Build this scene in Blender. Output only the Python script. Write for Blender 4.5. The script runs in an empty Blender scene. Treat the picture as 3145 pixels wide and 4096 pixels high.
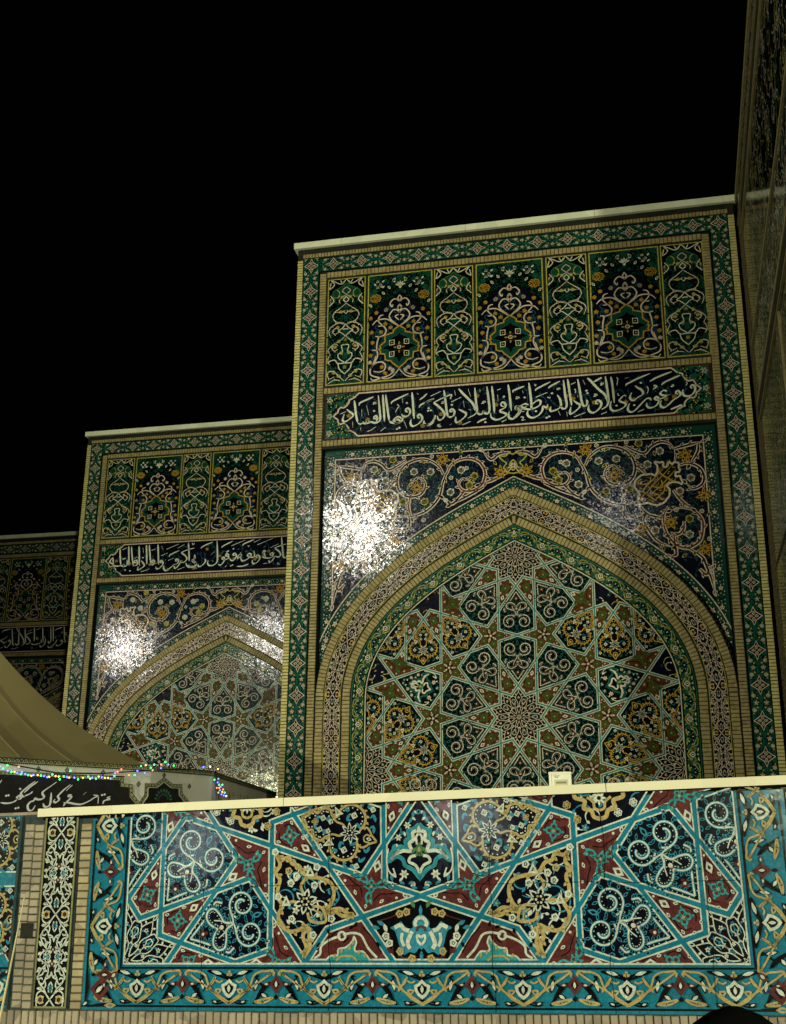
import bpy, math, random
from math import sin, cos, pi, radians, atan2, hypot, sqrt
from mathutils import Vector, Matrix
from mathutils.geometry import tessellate_polygon

random.seed(7)
SC = bpy.context.scene
COL = SC.collection
Z0 = 4.194            # height of the main star centre above the pavement

# ------------------------------------------------------------------ camera
cam_data = bpy.data.cameras.new("camera")
cam = bpy.data.objects.new("camera", cam_data)
COL.objects.link(cam)
SC.camera = cam
cam_data.sensor_fit = 'VERTICAL'
cam_data.sensor_height = 24.0
cam_data.lens = 24.0 * 4417.66 / 4096.0
cam_data.clip_start = 0.05
cam_data.clip_end = 400
_p, _y, _r = 0.3006, -0.2204, 0.009
_f = Vector((sin(_y) * cos(_p), cos(_y) * cos(_p), sin(_p)))
_rt = Vector((cos(_y), -sin(_y), 0))
_up = _rt.cross(_f)
_rt2, _up2 = cos(_r) * _rt + sin(_r) * _up, -sin(_r) * _rt + cos(_r) * _up
cam.matrix_world = Matrix(((_rt2.x, _up2.x, -_f.x, 1.9742), (_rt2.y, _up2.y, -_f.y, -18.4882),
                           (_rt2.z, _up2.z, -_f.z, 2.0), (0, 0, 0, 1)))

# ------------------------------------------------------------------ night sky, floodlights, exposure
world = bpy.data.worlds.new("World")
SC.world = world
world.use_nodes = True
_bg = world.node_tree.nodes["Background"]
_bg.inputs[0].default_value = (0.55, 0.6, 0.75, 1)
_bg.inputs[1].default_value = 0.0004


def lamp(name, loc, target, power, size, color, cone=100):
    d = bpy.data.lights.new(name, 'SPOT')
    d.energy = power
    d.shadow_soft_size = size
    d.color = color
    d.spot_size = radians(cone)
    d.spot_blend = 0.6
    o = bpy.data.objects.new(name, d)
    COL.objects.link(o)
    o.location = loc
    o.rotation_euler = (Vector(target) - Vector(loc)).to_track_quat('-Z', 'Y').to_euler()
    return o


# mast floodlights of the courtyard behind and beside the camera; their mirror images are the
# white glints on the glazed tiles
WARM = (1.0, 0.98, 0.60)
lamp("unseen_floodlight", (-9.07, -24.14, 10.8 + Z0), (-5.2, 2, 5.2), 3600, 0.60, (1.0, 0.97, 0.85), 34)
lamp("unseen_floodlight", (1.45, -16.5, 8.3 + Z0), (-0.2, 0, 3.0), 140, 0.30, (1.0, 0.98, 0.95), 62)
lamp("unseen_floodlight", (-18.1, -6.4, 5.6 + Z0), (-11.5, 7.7, 3.6), 1200, 0.45, (1.0, 0.95, 0.88), 40)
lamp("unseen_floodlight", (-13.4, -10.9, 6.5 + Z0), (-8.0, 7.7, 3.6), 1100, 0.45, (1.0, 0.97, 0.88), 34)
# two main floods, added unseen far to either side, reflections kept out of view
lamp("unseen_floodlight", (-18.0, -28.0, 3.4), (-1.5, 0, 7.0), 22000, 0.30, WARM, 60)
lamp("unseen_floodlight", (9.6, -31.0, 4.6), (-1.0, 0, 6.0), 16000, 0.30, WARM, 60)
# two low lanterns behind the visitors, mirrored softly in the parapet
lamp("lantern_lamp", (-4.42, -16.47, -2.11 + Z0), (-1.9, -8.8, 2.0), 40, 0.42, (0.9, 0.97, 1.0), 80)
lamp("lantern_lamp", (-0.2, -16.73, -1.66 + Z0), (0.5, -8.8, 2.0), 50, 0.5, (0.92, 1.0, 0.95), 80)

SC.view_settings.view_transform = 'Standard'
SC.view_settings.look = 'None'
SC.view_settings.exposure = 0.0
SC.view_settings.gamma = 1.0
SC.view_settings.use_curve_mapping = False
SC.render.engine = 'CYCLES'
SC.cycles.max_bounces = 6
SC.cycles.sample_clamp_indirect = 3.0

# ------------------------------------------------------------------ materials
MATS = {}


def nd(nt, t, **kw):
    n = nt.nodes.new(t)
    for k, v in kw.items():
        setattr(n, k, v)
    return n


def base_mat(name, rough=0.5, spec=0.5):
    m = bpy.data.materials.new(name)
    m.use_nodes = True
    b = m.node_tree.nodes["Principled BSDF"]
    b.inputs['Roughness'].default_value = rough
    b.inputs['Specular IOR Level'].default_value = spec
    return m, m.node_tree, b


def glaze(name, col, rough=0.12, var=0.22, tilt=0.046, cells=40.0, spec=0.4, joint=0.5):
    """fired glaze on hand-cut tesserae: every chip lies at its own slight tilt"""
    m, nt, b = base_mat(name, rough, spec)
    L = nt.links
    geo = nd(nt, 'ShaderNodeNewGeometry')
    vor = nd(nt, 'ShaderNodeTexVoronoi')
    vor.inputs['Scale'].default_value = cells
    L.new(geo.outputs['Position'], vor.inputs['Vector'])
    sub = nd(nt, 'ShaderNodeVectorMath', operation='SUBTRACT')
    sub.inputs[1].default_value = (0.5, 0.5, 0.5)
    L.new(vor.outputs['Color'], sub.inputs[0])
    noi = nd(nt, 'ShaderNodeTexNoise')
    noi.inputs['Scale'].default_value = 2.6
    noi.inputs['Detail'].default_value = 3.0
    L.new(geo.outputs['Position'], noi.inputs['Vector'])
    sub2 = nd(nt, 'ShaderNodeVectorMath', operation='SUBTRACT')
    sub2.inputs[1].default_value = (0.5, 0.5, 0.5)
    L.new(noi.outputs['Color'], sub2.inputs[0])
    s1 = nd(nt, 'ShaderNodeVectorMath', operation='SCALE')
    s1.inputs['Scale'].default_value = tilt
    L.new(sub.outputs[0], s1.inputs[0])
    s2 = nd(nt, 'ShaderNodeVectorMath', operation='SCALE')
    s2.inputs['Scale'].default_value = 0.035
    L.new(sub2.outputs[0], s2.inputs[0])
    a1 = nd(nt, 'ShaderNodeVectorMath', operation='ADD')
    L.new(s1.outputs[0], a1.inputs[0])
    L.new(s2.outputs[0], a1.inputs[1])
    a2 = nd(nt, 'ShaderNodeVectorMath', operation='ADD')
    L.new(geo.outputs['Normal'], a2.inputs[0])
    L.new(a1.outputs[0], a2.inputs[1])
    nrm = nd(nt, 'ShaderNodeVectorMath', operation='NORMALIZE')
    L.new(a2.outputs[0], nrm.inputs[0])
    L.new(nrm.outputs[0], b.inputs['Normal'])
    # tone from chip to chip and a faint grime
    hsv = nd(nt, 'ShaderNodeHueSaturation')
    hsv.inputs['Color'].default_value = (*col, 1)
    mr = nd(nt, 'ShaderNodeMapRange')
    mr.inputs['To Min'].default_value = 1 - var
    mr.inputs['To Max'].default_value = 1 + var
    n2 = nd(nt, 'ShaderNodeTexNoise')
    n2.inputs['Scale'].default_value = 9.0
    n2.inputs['Detail'].default_value = 5.0
    L.new(geo.outputs['Position'], n2.inputs['Vector'])
    mix = nd(nt, 'ShaderNodeMath', operation='MULTIPLY_ADD')
    sx = nd(nt, 'ShaderNodeSeparateXYZ')
    L.new(vor.outputs['Color'], sx.inputs[0])
    L.new(sx.outputs[1], mix.inputs[0])
    mix.inputs[1].default_value = 0.5
    m5 = nd(nt, 'ShaderNodeMath', operation='MULTIPLY')
    L.new(n2.outputs['Fac'], m5.inputs[0])
    m5.inputs[1].default_value = 0.5
    L.new(m5.outputs[0], mix.inputs[2])
    L.new(mix.outputs[0], mr.inputs['Value'])
    L.new(mr.outputs['Result'], hsv.inputs['Value'])
    # hairline joints between the cut pieces and a film of dust
    ve = nd(nt, 'ShaderNodeTexVoronoi', feature='DISTANCE_TO_EDGE')
    ve.inputs['Scale'].default_value = cells
    L.new(geo.outputs['Position'], ve.inputs['Vector'])
    je = nd(nt, 'ShaderNodeMapRange')
    je.inputs['From Min'].default_value = 0.03
    je.inputs['From Max'].default_value = 0.09
    je.inputs['To Min'].default_value = joint
    je.inputs['To Max'].default_value = 1.0
    L.new(ve.outputs['Distance'], je.inputs['Value'])
    n4 = nd(nt, 'ShaderNodeTexNoise')
    n4.inputs['Scale'].default_value = 0.9
    n4.inputs['Detail'].default_value = 7.0
    n4.inputs['Roughness'].default_value = 0.65
    L.new(geo.outputs['Position'], n4.inputs['Vector'])
    gr = nd(nt, 'ShaderNodeMapRange')
    gr.inputs['From Min'].default_value = 0.3
    gr.inputs['From Max'].default_value = 0.7
    gr.inputs['To Min'].default_value = 0.72
    gr.inputs['To Max'].default_value = 1.12
    L.new(n4.outputs['Fac'], gr.inputs['Value'])
    mj = nd(nt, 'ShaderNodeMath', operation='MULTIPLY')
    L.new(je.outputs['Result'], mj.inputs[0])
    L.new(gr.outputs['Result'], mj.inputs[1])
    mv = nd(nt, 'ShaderNodeVectorMath', operation='SCALE')
    L.new(hsv.outputs['Color'], mv.inputs[0])
    L.new(mj.outputs[0], mv.inputs['Scale'])
    L.new(mv.outputs[0], b.inputs['Base Color'])
    MATS[name] = m
    return m


def rough_mat(name, c1, c2, scale=14.0, rough=0.85, bump=0.25, grain=90.0, spec=0.25):
    """brick, stone and cloth: two tones in patches plus fine grain"""
    m, nt, b = base_mat(name, rough, spec)
    L = nt.links
    geo = nd(nt, 'ShaderNodeNewGeometry')
    vor = nd(nt, 'ShaderNodeTexVoronoi')
    vor.inputs['Scale'].default_value = scale
    L.new(geo.outputs['Position'], vor.inputs['Vector'])
    noi = nd(nt, 'ShaderNodeTexNoise')
    noi.inputs['Scale'].default_value = grain
    noi.inputs['Detail'].default_value = 6.0
    L.new(geo.outputs['Position'], noi.inputs['Vector'])
    n3 = nd(nt, 'ShaderNodeTexNoise')
    n3.inputs['Scale'].default_value = 1.7
    n3.inputs['Detail'].default_value = 4.0
    L.new(geo.outputs['Position'], n3.inputs['Vector'])
    sx = nd(nt, 'ShaderNodeSeparateXYZ')
    L.new(vor.outputs['Color'], sx.inputs[0])
    ma = nd(nt, 'ShaderNodeMath', operation='MULTIPLY_ADD')
    L.new(sx.outputs[0], ma.inputs[0])
    ma.inputs[1].default_value = 0.45
    ml = nd(nt, 'ShaderNodeMath', operation='MULTIPLY')
    L.new(noi.outputs['Fac'], ml.inputs[0])
    ml.inputs[1].default_value = 0.35
    L.new(ml.outputs[0], ma.inputs[2])
    mb = nd(nt, 'ShaderNodeMath', operation='MULTIPLY_ADD')
    L.new(n3.outputs['Fac'], mb.inputs[0])
    mb.inputs[1].default_value = 0.45
    L.new(ma.outputs[0], mb.inputs[2])
    cr = nd(nt, 'ShaderNodeMix', data_type='RGBA')
    cr.inputs[6].default_value = (*c1, 1)
    cr.inputs[7].default_value = (*c2, 1)
    mrr = nd(nt, 'ShaderNodeMapRange')
    mrr.inputs['From Min'].default_value = 0.3
    mrr.inputs['From Max'].default_value = 0.95
    L.new(mb.outputs[0], mrr.inputs['Value'])
    L.new(mrr.outputs['Result'], cr.inputs[0])
    L.new(cr.outputs[2], b.inputs['Base Color'])
    bp = nd(nt, 'ShaderNodeBump')
    bp.inputs['Strength'].default_value = bump
    bp.inputs['Distance'].default_value = 0.01
    L.new(noi.outputs['Fac'], bp.inputs['Height'])
    L.new(bp.outputs['Normal'], b.inputs['Normal'])
    MATS[name] = m
    return m


def glow(name, col, s):
    m, nt, b = base_mat(name, 0.3)
    b.inputs['Base Color'].default_value = (*col, 1)
    b.inputs['Emission Color'].default_value = (*col, 1)
    b.inputs['Emission Strength'].default_value = s
    MATS[name] = m


# glazes of the facade
glaze('turquoise', (0.007, 0.080, 0.066))
glaze('teal', (0.006, 0.050, 0.037))
glaze('strap_turquoise', (0.016, 0.19, 0.19))
glaze('navy', (0.0035, 0.0045, 0.013), var=0.5)
glaze('black', (0.0025, 0.0028, 0.003), var=0.4)
glaze('dark_green', (0.004, 0.010, 0.006), var=0.4)
glaze('white', (0.56, 0.55, 0.47))
glaze('pink', (0.58, 0.48, 0.40))
glaze('gold', (0.42, 0.25, 0.03))
glaze('yellow', (0.40, 0.36, 0.08))
glaze('brown_red', (0.085, 0.034, 0.012))
glaze('dark_red', (0.10, 0.018, 0.012))
glaze('green', (0.025, 0.12, 0.03))
glaze('stem_blue', (0.016, 0.070, 0.105))
glaze('leaf_teal', (0.010, 0.085, 0.095))
glaze('script_white', (0.60, 0.64, 0.56))
# glazes of the near parapet; azure is turquoise with whiter light coloured in
glaze('azure', (0.010, 0.145, 0.25), tilt=0.026, cells=24.0, joint=0.78)
glaze('azure_light', (0.03, 0.20, 0.33), tilt=0.026, cells=24.0, joint=0.78)
glaze('near_navy', (0.003, 0.0035, 0.010), var=0.6, tilt=0.026, cells=24.0, joint=0.78)
glaze('near_black', (0.003, 0.0035, 0.005), var=0.4, tilt=0.026, cells=24.0, joint=0.78)
glaze('near_white', (0.47, 0.52, 0.50), tilt=0.026, cells=24.0, joint=0.78)
glaze('sand', (0.36, 0.285, 0.13), tilt=0.026, cells=24.0, joint=0.78)
glaze('maroon', (0.085, 0.022, 0.024), var=0.5, tilt=0.026, cells=24.0, joint=0.78)
glaze('near_teal', (0.03, 0.25, 0.30), tilt=0.026, cells=24.0, joint=0.78)
glaze('leaf_green', (0.06, 0.16, 0.07), tilt=0.026, cells=24.0, joint=0.78)
# unglazed
rough_mat('brick', (0.185, 0.145, 0.065), (0.33, 0.275, 0.14))
rough_mat('pale_brick', (0.34, 0.30, 0.125), (0.52, 0.47, 0.22))  # outer columns: grazing light painted in as paleness, the yellow is real
rough_mat('near_brick', (0.20, 0.16, 0.105), (0.40, 0.335, 0.225), scale=9)
rough_mat('grey_brick', (0.16, 0.135, 0.115), (0.34, 0.29, 0.235), scale=7)
rough_mat('mortar', (0.006, 0.007, 0.006), (0.016, 0.017, 0.012))
rough_mat('near_mortar', (0.012, 0.020, 0.024), (0.035, 0.05, 0.055))
rough_mat('olive_line', (0.12, 0.13, 0.05), (0.2, 0.2, 0.09))
rough_mat('coping_stone', (0.52, 0.56, 0.46), (0.66, 0.69, 0.58), scale=3, bump=0.1)
rough_mat('near_coping', (0.58, 0.55, 0.43), (0.72, 0.69, 0.56), scale=2, bump=0.08)
rough_mat('beige_trim', (0.13, 0.11, 0.055), (0.20, 0.17, 0.09))  # shade on the return wall put into the trim colour
rough_mat('dimmed_brick', (0.05, 0.04, 0.02), (0.10, 0.082, 0.042))  # brick with the return wall's shade painted into its colour
rough_mat('dimmed_plaster', (0.012, 0.011, 0.008), (0.025, 0.022, 0.015))  # same painted shade on the core of the return wall
rough_mat('plaster', (0.10, 0.09, 0.06), (0.16, 0.14, 0.09))
rough_mat('paving', (0.16, 0.15, 0.13), (0.26, 0.25, 0.22), scale=1.5)
rough_mat('canvas', (0.17, 0.14, 0.06), (0.22, 0.185, 0.085), scale=1.2, bump=0.3, grain=240)
rough_mat('seam', (0.11, 0.09, 0.045), (0.14, 0.115, 0.06), grain=200)
rough_mat('valance_cloth', (0.46, 0.46, 0.42), (0.58, 0.58, 0.52), scale=2.0, bump=0.3, grain=260)
rough_mat('print_black', (0.006, 0.006, 0.007), (0.012, 0.012, 0.013))
rough_mat('print_olive', (0.22, 0.22, 0.11), (0.3, 0.3, 0.16))
rough_mat('print_white', (0.55, 0.57, 0.62), (0.68, 0.7, 0.74))
rough_mat('print_blue', (0.01, 0.01, 0.07), (0.015, 0.015, 0.1))
rough_mat('print_green', (0.03, 0.10, 0.08), (0.05, 0.16, 0.12))
rough_mat('box_shell', (0.60, 0.60, 0.55), (0.68, 0.68, 0.62), rough=0.35, bump=0.03)
rough_mat('box_panel', (0.42, 0.40, 0.30), (0.48, 0.46, 0.35), rough=0.4, bump=0.03)
rough_mat('box_slot', (0.16, 0.16, 0.10), (0.2, 0.2, 0.13))
rough_mat('cable_black', (0.008, 0.008, 0.008), (0.014, 0.014, 0.014), rough=0.5)
rough_mat('black_cloth', (0.0016, 0.0016, 0.0018), (0.003, 0.003, 0.0032), rough=0.9, spec=0.05)
rough_mat('skin', (0.22, 0.13, 0.09), (0.3, 0.19, 0.13), rough=0.6)
rough_mat('bamboo', (0.50, 0.45, 0.28), (0.62, 0.56, 0.36), scale=5)
rough_mat('recess_stain_black', (0.006, 0.007, 0.006), (0.014, 0.014, 0.012))  # black for the return wall's shaded recess, also the pilaster stain
glow('led_green', (0.05, 1.0, 0.18), 4.5)
glow('led_blue', (0.08, 0.12, 1.0), 6)
glow('led_red', (1.0, 0.20, 0.10), 3.5)
glow('led_amber', (1.0, 0.55, 0.15), 3)
glow('led_white', (0.85, 1.0, 0.85), 3.5)

LH = 0.003      # one layer of inlay


# traced strokes of the lettering and scrolls, in millimetres from the star centre
DATA = {
'main':
"""S 3167,5610 3143,5646 3166,5674 3201,5661 3218,5600 3192,5532 3126,5478 3055,5475 3009,5508 3002,5564 3016,5607;S 2925,5525 2887,5542 2896,5581 2929,5585 2958,5542 2949,5493 2828,5414 2752,5341 2678,5294 2625,5312 2611,5363 2633,5430;S 2741,5595 2698,5614 2652,5598 2623,5561 2657,5528 2727,5512 2800,5536;S 2800,5536 2708,5494 2598,5453 2553,5447 2522,5473 2542,5504 2577,5489 2593,5434 2556,5357 2482,5310 2419,5309 2377,5352 2384,5411;S 2463,5444 2438,5486 2384,5481 2308,5417 2212,5316 2146,5261 2092,5256 2052,5299 2061,5358 2092,5425;d 2167,5379;S 2200,5747 2243,5703 2295,5669 2329,5616 2317,5567 2242,5523 2157,5470 2113,5494 2102,5545 2135,5622;d 2302,5793;S 2036,5570 1990,5574 1943,5528 1917,5490 1948,5457 2010,5428 2017,5382 1960,5336 1876,5303 1803,5299 1760,5342 1754,5413 1777,5491;S 1790,5956 1806,5832 1816,5669 1824,5447;m 2036,5747 2057,5790 2131,5824 2262,5883 2475,5960;m 2457,5806 2551,5858 2680,5907 2845,5959;m 2654,5718 2698,5765 2837,5823 2984,5880;m 2778,5246 2891,5290 2982,5322;m 2502,5651 2568,5696 2533,5719 2514,5706;m 2806,5675 2855,5691 2830,5713;t 2398,5720 2422,5668 2409,5599 2390,5590;t 1881,5937 1907,5905 1898,5844 1888,5774;m 2217,5246 2328,5286;t 3079,5751 3089,5711 3059,5673;t 2026,5904 2109,5917;t 1899,5632 1897,5592 1918,5580;d 1857,5395;S 1694,5969 1707,5846 1718,5703 1728,5520 1701,5412 1644,5367 1597,5345;S 1376,5966 1429,5911 1551,5747 1656,5637 1698,5553 1704,5482;S 1547,5455 1511,5468 1519,5518 1559,5518 1597,5471 1591,5411 1532,5336 1448,5292 1385,5328 1370,5389 1387,5448;S 1205,5961 1225,5826 1243,5662 1264,5498 1298,5431 1345,5451 1356,5511 1343,5552;d 1353,5724;d 1367,5676;S 1118,5551 1171,5506 1225,5461 1204,5403 1128,5338 1062,5303 1045,5345 1067,5434;S 1028,5977 1044,5822 1062,5637 1081,5463;S 953,5963 964,5808 976,5644 995,5500 973,5421 918,5416 882,5469;S 834,5686 878,5601 893,5509 882,5449 815,5404 721,5381 699,5413 715,5473;d 742,5725;S 660,5518 639,5459 602,5472 575,5484 557,5404 485,5319 381,5283 307,5323 290,5385 306,5425;d 445,5403;d 633,5263;d 677,5284;S 334,5965 349,5820 363,5654 368,5491 363,5440;S 369,5521 427,5578 494,5613 536,5579 510,5510 424,5466 329,5447 254,5463 160,5477;S 313,5536 257,5561 190,5536 180,5516 236,5485 284,5514;d 251,5684;S 122,5460 81,5484 95,5523 133,5500 150,5437 101,5360 33,5310;m 443,5797 482,5839 721,5952;m 680,5828 728,5869 890,5948;m 449,5672 658,5748;t 833,5823 838,5788 857,5817 862,5786 882,5815 888,5790;m 1483,5881 1578,5928 1634,5954;m 1600,5804 1644,5835 1601,5839;m 1471,5598 1524,5628 1482,5642;m 1115,5239 1320,5309;t 1300,5932 1333,5837;t 842,5381 876,5288;t 989,5349 995,5258;t 258,5256 192,5251 222,5300 175,5313 213,5325;t 438,5936 450,5893 466,5923;m 1084,5869 1169,5903;t 1136,5773 1163,5750 1151,5690;t 1196,5656 1194,5605;t 655,5661 692,5637 711,5656;t 1583,5252 1658,5276 1686,5293;t 217,5821 228,5768;S -41,5964 -25,5828 -10,5642 5,5446;S 137,5446 95,5480 111,5519 158,5505 175,5443 125,5355 39,5291 -27,5306 -48,5369 -28,5439;S 240,5417 174,5412;S -126,5539 -173,5563 -172,5614 -134,5621 -97,5577 -102,5526 -156,5490 -190,5476 -185,5441 -119,5415 -86,5378 -150,5326 -255,5294 -330,5320 -368,5374 -363,5435;d -122,5733;S -338,5959 -325,5812 -310,5625 -300,5430;S -429,5956 -414,5820 -397,5653 -388,5509 -414,5429 -481,5444 -500,5493;S -499,5497 -516,5437 -568,5425 -615,5455;S -651,5954 -639,5797 -628,5631 -615,5486 -673,5419 -789,5367;S -948,5959 -881,5870 -766,5736 -680,5625 -649,5499;S -952,5554 -894,5519 -817,5461 -837,5401 -915,5335 -983,5300 -1012,5333 -1005,5414;S -1068,5512 -1107,5526 -1101,5562 -1058,5559 -1029,5509 -1049,5438 -1108,5412 -1146,5430;S -1221,5951 -1203,5803 -1184,5635 -1166,5489 -1146,5426;d -1077,5651;S -1105,5770 -1085,5852 -1212,5814 -1350,5753 -1399,5715 -1330,5647 -1243,5547 -1210,5462 -1263,5383 -1322,5378 -1351,5458;S -1380,5475 -1400,5404 -1468,5327 -1546,5292 -1605,5313;d -1507,5620;d -1468,5575;d -1517,5569;m -1467,5857 -1280,5935;m -1585,5720 -1526,5757 -1408,5800;m -1086,5710 -901,5788;m 41,5798 62,5841 253,5907;m -887,5241 -733,5301;m -170,5246 -84,5280;m -618,5261 -541,5306 -445,5333;d -469,5264;m -536,5628 -468,5659 -516,5667;m 86,5671 143,5691 96,5705;t -773,5938 -727,5784;t -236,5784 -229,5650;t -1283,5292 -1342,5276 -1278,5241 -1361,5247;t -1026,5934 -1007,5828;t -560,5915 -552,5852;t -863,5713 -849,5587;m -244,5868 -176,5893;t -1119,5259 -1076,5286;t -768,5539 -730,5516;m -1272,5694 -1223,5711 -1262,5725;S -1820,5961 -1806,5809 -1792,5620 -1779,5431;S -1667,5433 -1706,5457 -1707,5505 -1667,5506 -1628,5451 -1638,5389 -1706,5322 -1794,5288 -1838,5322 -1844,5385 -1824,5425;S -1894,5576 -1930,5593 -1930,5641 -1894,5649 -1855,5604 -1864,5532 -1913,5494 -1983,5499 -2012,5544;S -2012,5450 -2052,5490 -2111,5489 -2160,5430 -2110,5364 -2041,5400 -2091,5446 -2146,5419;S -1982,5489 -2012,5404 -2090,5369 -2200,5392 -2240,5426;S -2319,5957 -2297,5786 -2271,5596 -2245,5427;d -2099,5260;d -2054,5277;d -1915,5755;S -2375,5962 -2361,5792 -2347,5623 -2335,5423;S -2459,5952 -2443,5799 -2427,5629 -2415,5482 -2448,5426 -2518,5410 -2588,5433 -2628,5423 -2688,5411 -2748,5424 -2798,5407 -2845,5432;S -2489,5487 -2529,5501 -2526,5543 -2490,5540 -2469,5486 -2498,5430;S -2629,5467 -2632,5424;S -2683,5461 -2688,5411;S -2739,5459 -2748,5420;S -2918,5891 -2899,5752 -2876,5581 -2845,5442;S -3061,5722 -2995,5664 -2933,5607 -2962,5556 -3052,5490 -3116,5484 -3133,5528 -3105,5631;d -2535,5648;S -1399,5360 -1462,5299 -1540,5289 -1589,5324 -1595,5386;m -2825,5777 -2796,5838 -2545,5934;m -2213,5759 -2173,5818 -1886,5942;m -1687,5642 -1648,5702 -1422,5787;m -1677,5798 -1599,5854 -1539,5912;m -2563,5787 -2509,5804 -2554,5818;t -2684,5776 -2634,5572;t -2773,5699 -2767,5551;t -2665,5251 -2596,5267 -2527,5313 -2487,5331;t -1972,5416 -1912,5256;m -2406,5242 -2308,5307;t -2940,5471 -2938,5345;t -2787,5333 -2786,5285;m -3187,5637 -3076,5677;t -2103,5750 -2063,5704 -2093,5665 -2132,5584;t -1727,5939 -1697,5905;t -2005,5867 -1994,5761""",
'second':
"""S 1308,6002 1334,5813 1358,5610 1383,5471 1438,5456 1491,5517;S 1452,5821 1275,5773 1162,5721 1253,5630 1306,5541 1259,5477 1162,5505;S 1162,5505 1098,5394 1031,5345 1009,5412;S 1107,5522 1051,5540 1041,5583 1090,5595 1113,5508 1013,5464 902,5475 845,5522 868,5621 899,5548 935,5474;S 928,5632 866,5665 832,5508;S 736,5484 685,5501 684,5544 733,5550 778,5482 740,5397 646,5330 589,5362 586,5434;S 617,5678 634,5590 624,5519 555,5508 456,5556 495,5612 552,5566 460,5469 351,5417 308,5448 284,5536 214,5497 206,5546 258,5604 315,5578;S 270,5653 322,5448;S 134,5573 86,5590 89,5633 131,5631 169,5557 99,5450 29,5454 -3,5522;S -60,5554 -104,5585 -93,5637 -49,5612 -39,5518 -112,5479 -155,5487;S -155,5481 -198,5503 -186,5546 -143,5529 -152,5428 -231,5340 -294,5363;S -357,5993 -340,5787 -323,5582 -326,5437 -400,5354 -512,5339 -571,5392 -562,5478;S -649,5527 -631,5453 -710,5355 -798,5325 -825,5390;S -911,5642 -919,5540 -974,5508 -884,5431 -908,5351 -1020,5336 -1080,5388;m -771,5805 -726,5867 -463,5976;m -228,5805 -189,5852 58,5970;m 23,5841 380,5981;m 318,5819 357,5881 617,5983;m 606,5905 783,5982;m 693,5833 1101,5993;d 37,5303;d 77,5324;d -81,5686;d -49,5708;d 83,5759;d 618,5634;m 191,5281 358,5282 494,5332;t 456,5832 472,5796 498,5829;t -500,5621 -420,5704;t -219,5635 -181,5720;t 196,5729 237,5756;t 1265,5342 1225,5301 1308,5283;m 867,5319 963,5329;m -116,5282 -62,5323;t -1017,5971 -986,5925 -950,5952;d -889,5286;m 1043,5742 1246,5832;t 863,5752 929,5806;t 394,5675 449,5687;t -463,5473 -428,5443;S -1112,5986 -1088,5779 -1060,5485;S -940,5836 -1095,5803 -1267,5730 -1170,5637 -1124,5547 -1188,5471 -1286,5453;S -1276,5511 -1338,5382 -1419,5308 -1458,5374;S -1375,5501 -1419,5518 -1407,5561 -1348,5529 -1358,5456 -1440,5402;S -1442,5431 -1549,5329 -1659,5261 -1725,5314 -1720,5402;S -1774,5478 -1833,5495 -1827,5539 -1777,5522 -1752,5447 -1822,5348 -1906,5317 -1946,5384;S -1926,5987 -1901,5764 -1872,5438;S -1991,5488 -2050,5506 -2040,5564 -1988,5532 -2016,5440 -2081,5464;S -2158,5985 -2125,5746 -2082,5473;S -2236,5989 -2215,5780 -2184,5454;S -2344,5565 -2280,5488 -2254,5414 -2341,5344 -2417,5319 -2418,5407;S -2433,5970 -2409,5731 -2386,5435;S -2455,5512 -2514,5524 -2518,5574 -2460,5571 -2446,5461 -2542,5428;S -2637,5966 -2602,5712 -2545,5434;S -2712,5985 -2692,5746 -2668,5449;S -2724,5600 -2719,5466 -2798,5435 -2812,5530;S -2812,5530 -2813,5436 -2894,5460 -2974,5444 -3064,5463 -3112,5516 -3174,5548 -3192,5594 -3126,5674 -3103,5574 -3070,5463;S -2948,5938 -2923,5699 -2888,5460;S -929,5654 -935,5522 -975,5481 -871,5403 -903,5332 -1036,5318 -1119,5371 -1143,5446;m -1685,5841 -1363,5971;m -1598,5630 -1574,5687 -1337,5793;m -1817,5671 -1649,5735;m -2880,5890 -2752,5942;m -1384,5854 -1218,5948;d -2838,5635;d -2792,5647;d -2026,5578;d -2306,5643;t -1006,5981 -983,5935 -949,5972;m -1359,5267 -1178,5331;d -2761,5330;d -2627,5300;m -2088,5833 -1989,5863;t -2327,5920 -2295,5770;t -1184,5638 -1153,5592;m -2334,5256 -2109,5327;t -1681,5575 -1706,5533;t -1821,5937 -1786,5846;m -2538,5634 -2454,5674;d -878,5287;m -1620,5528 -1481,5594""",
'third':
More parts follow.
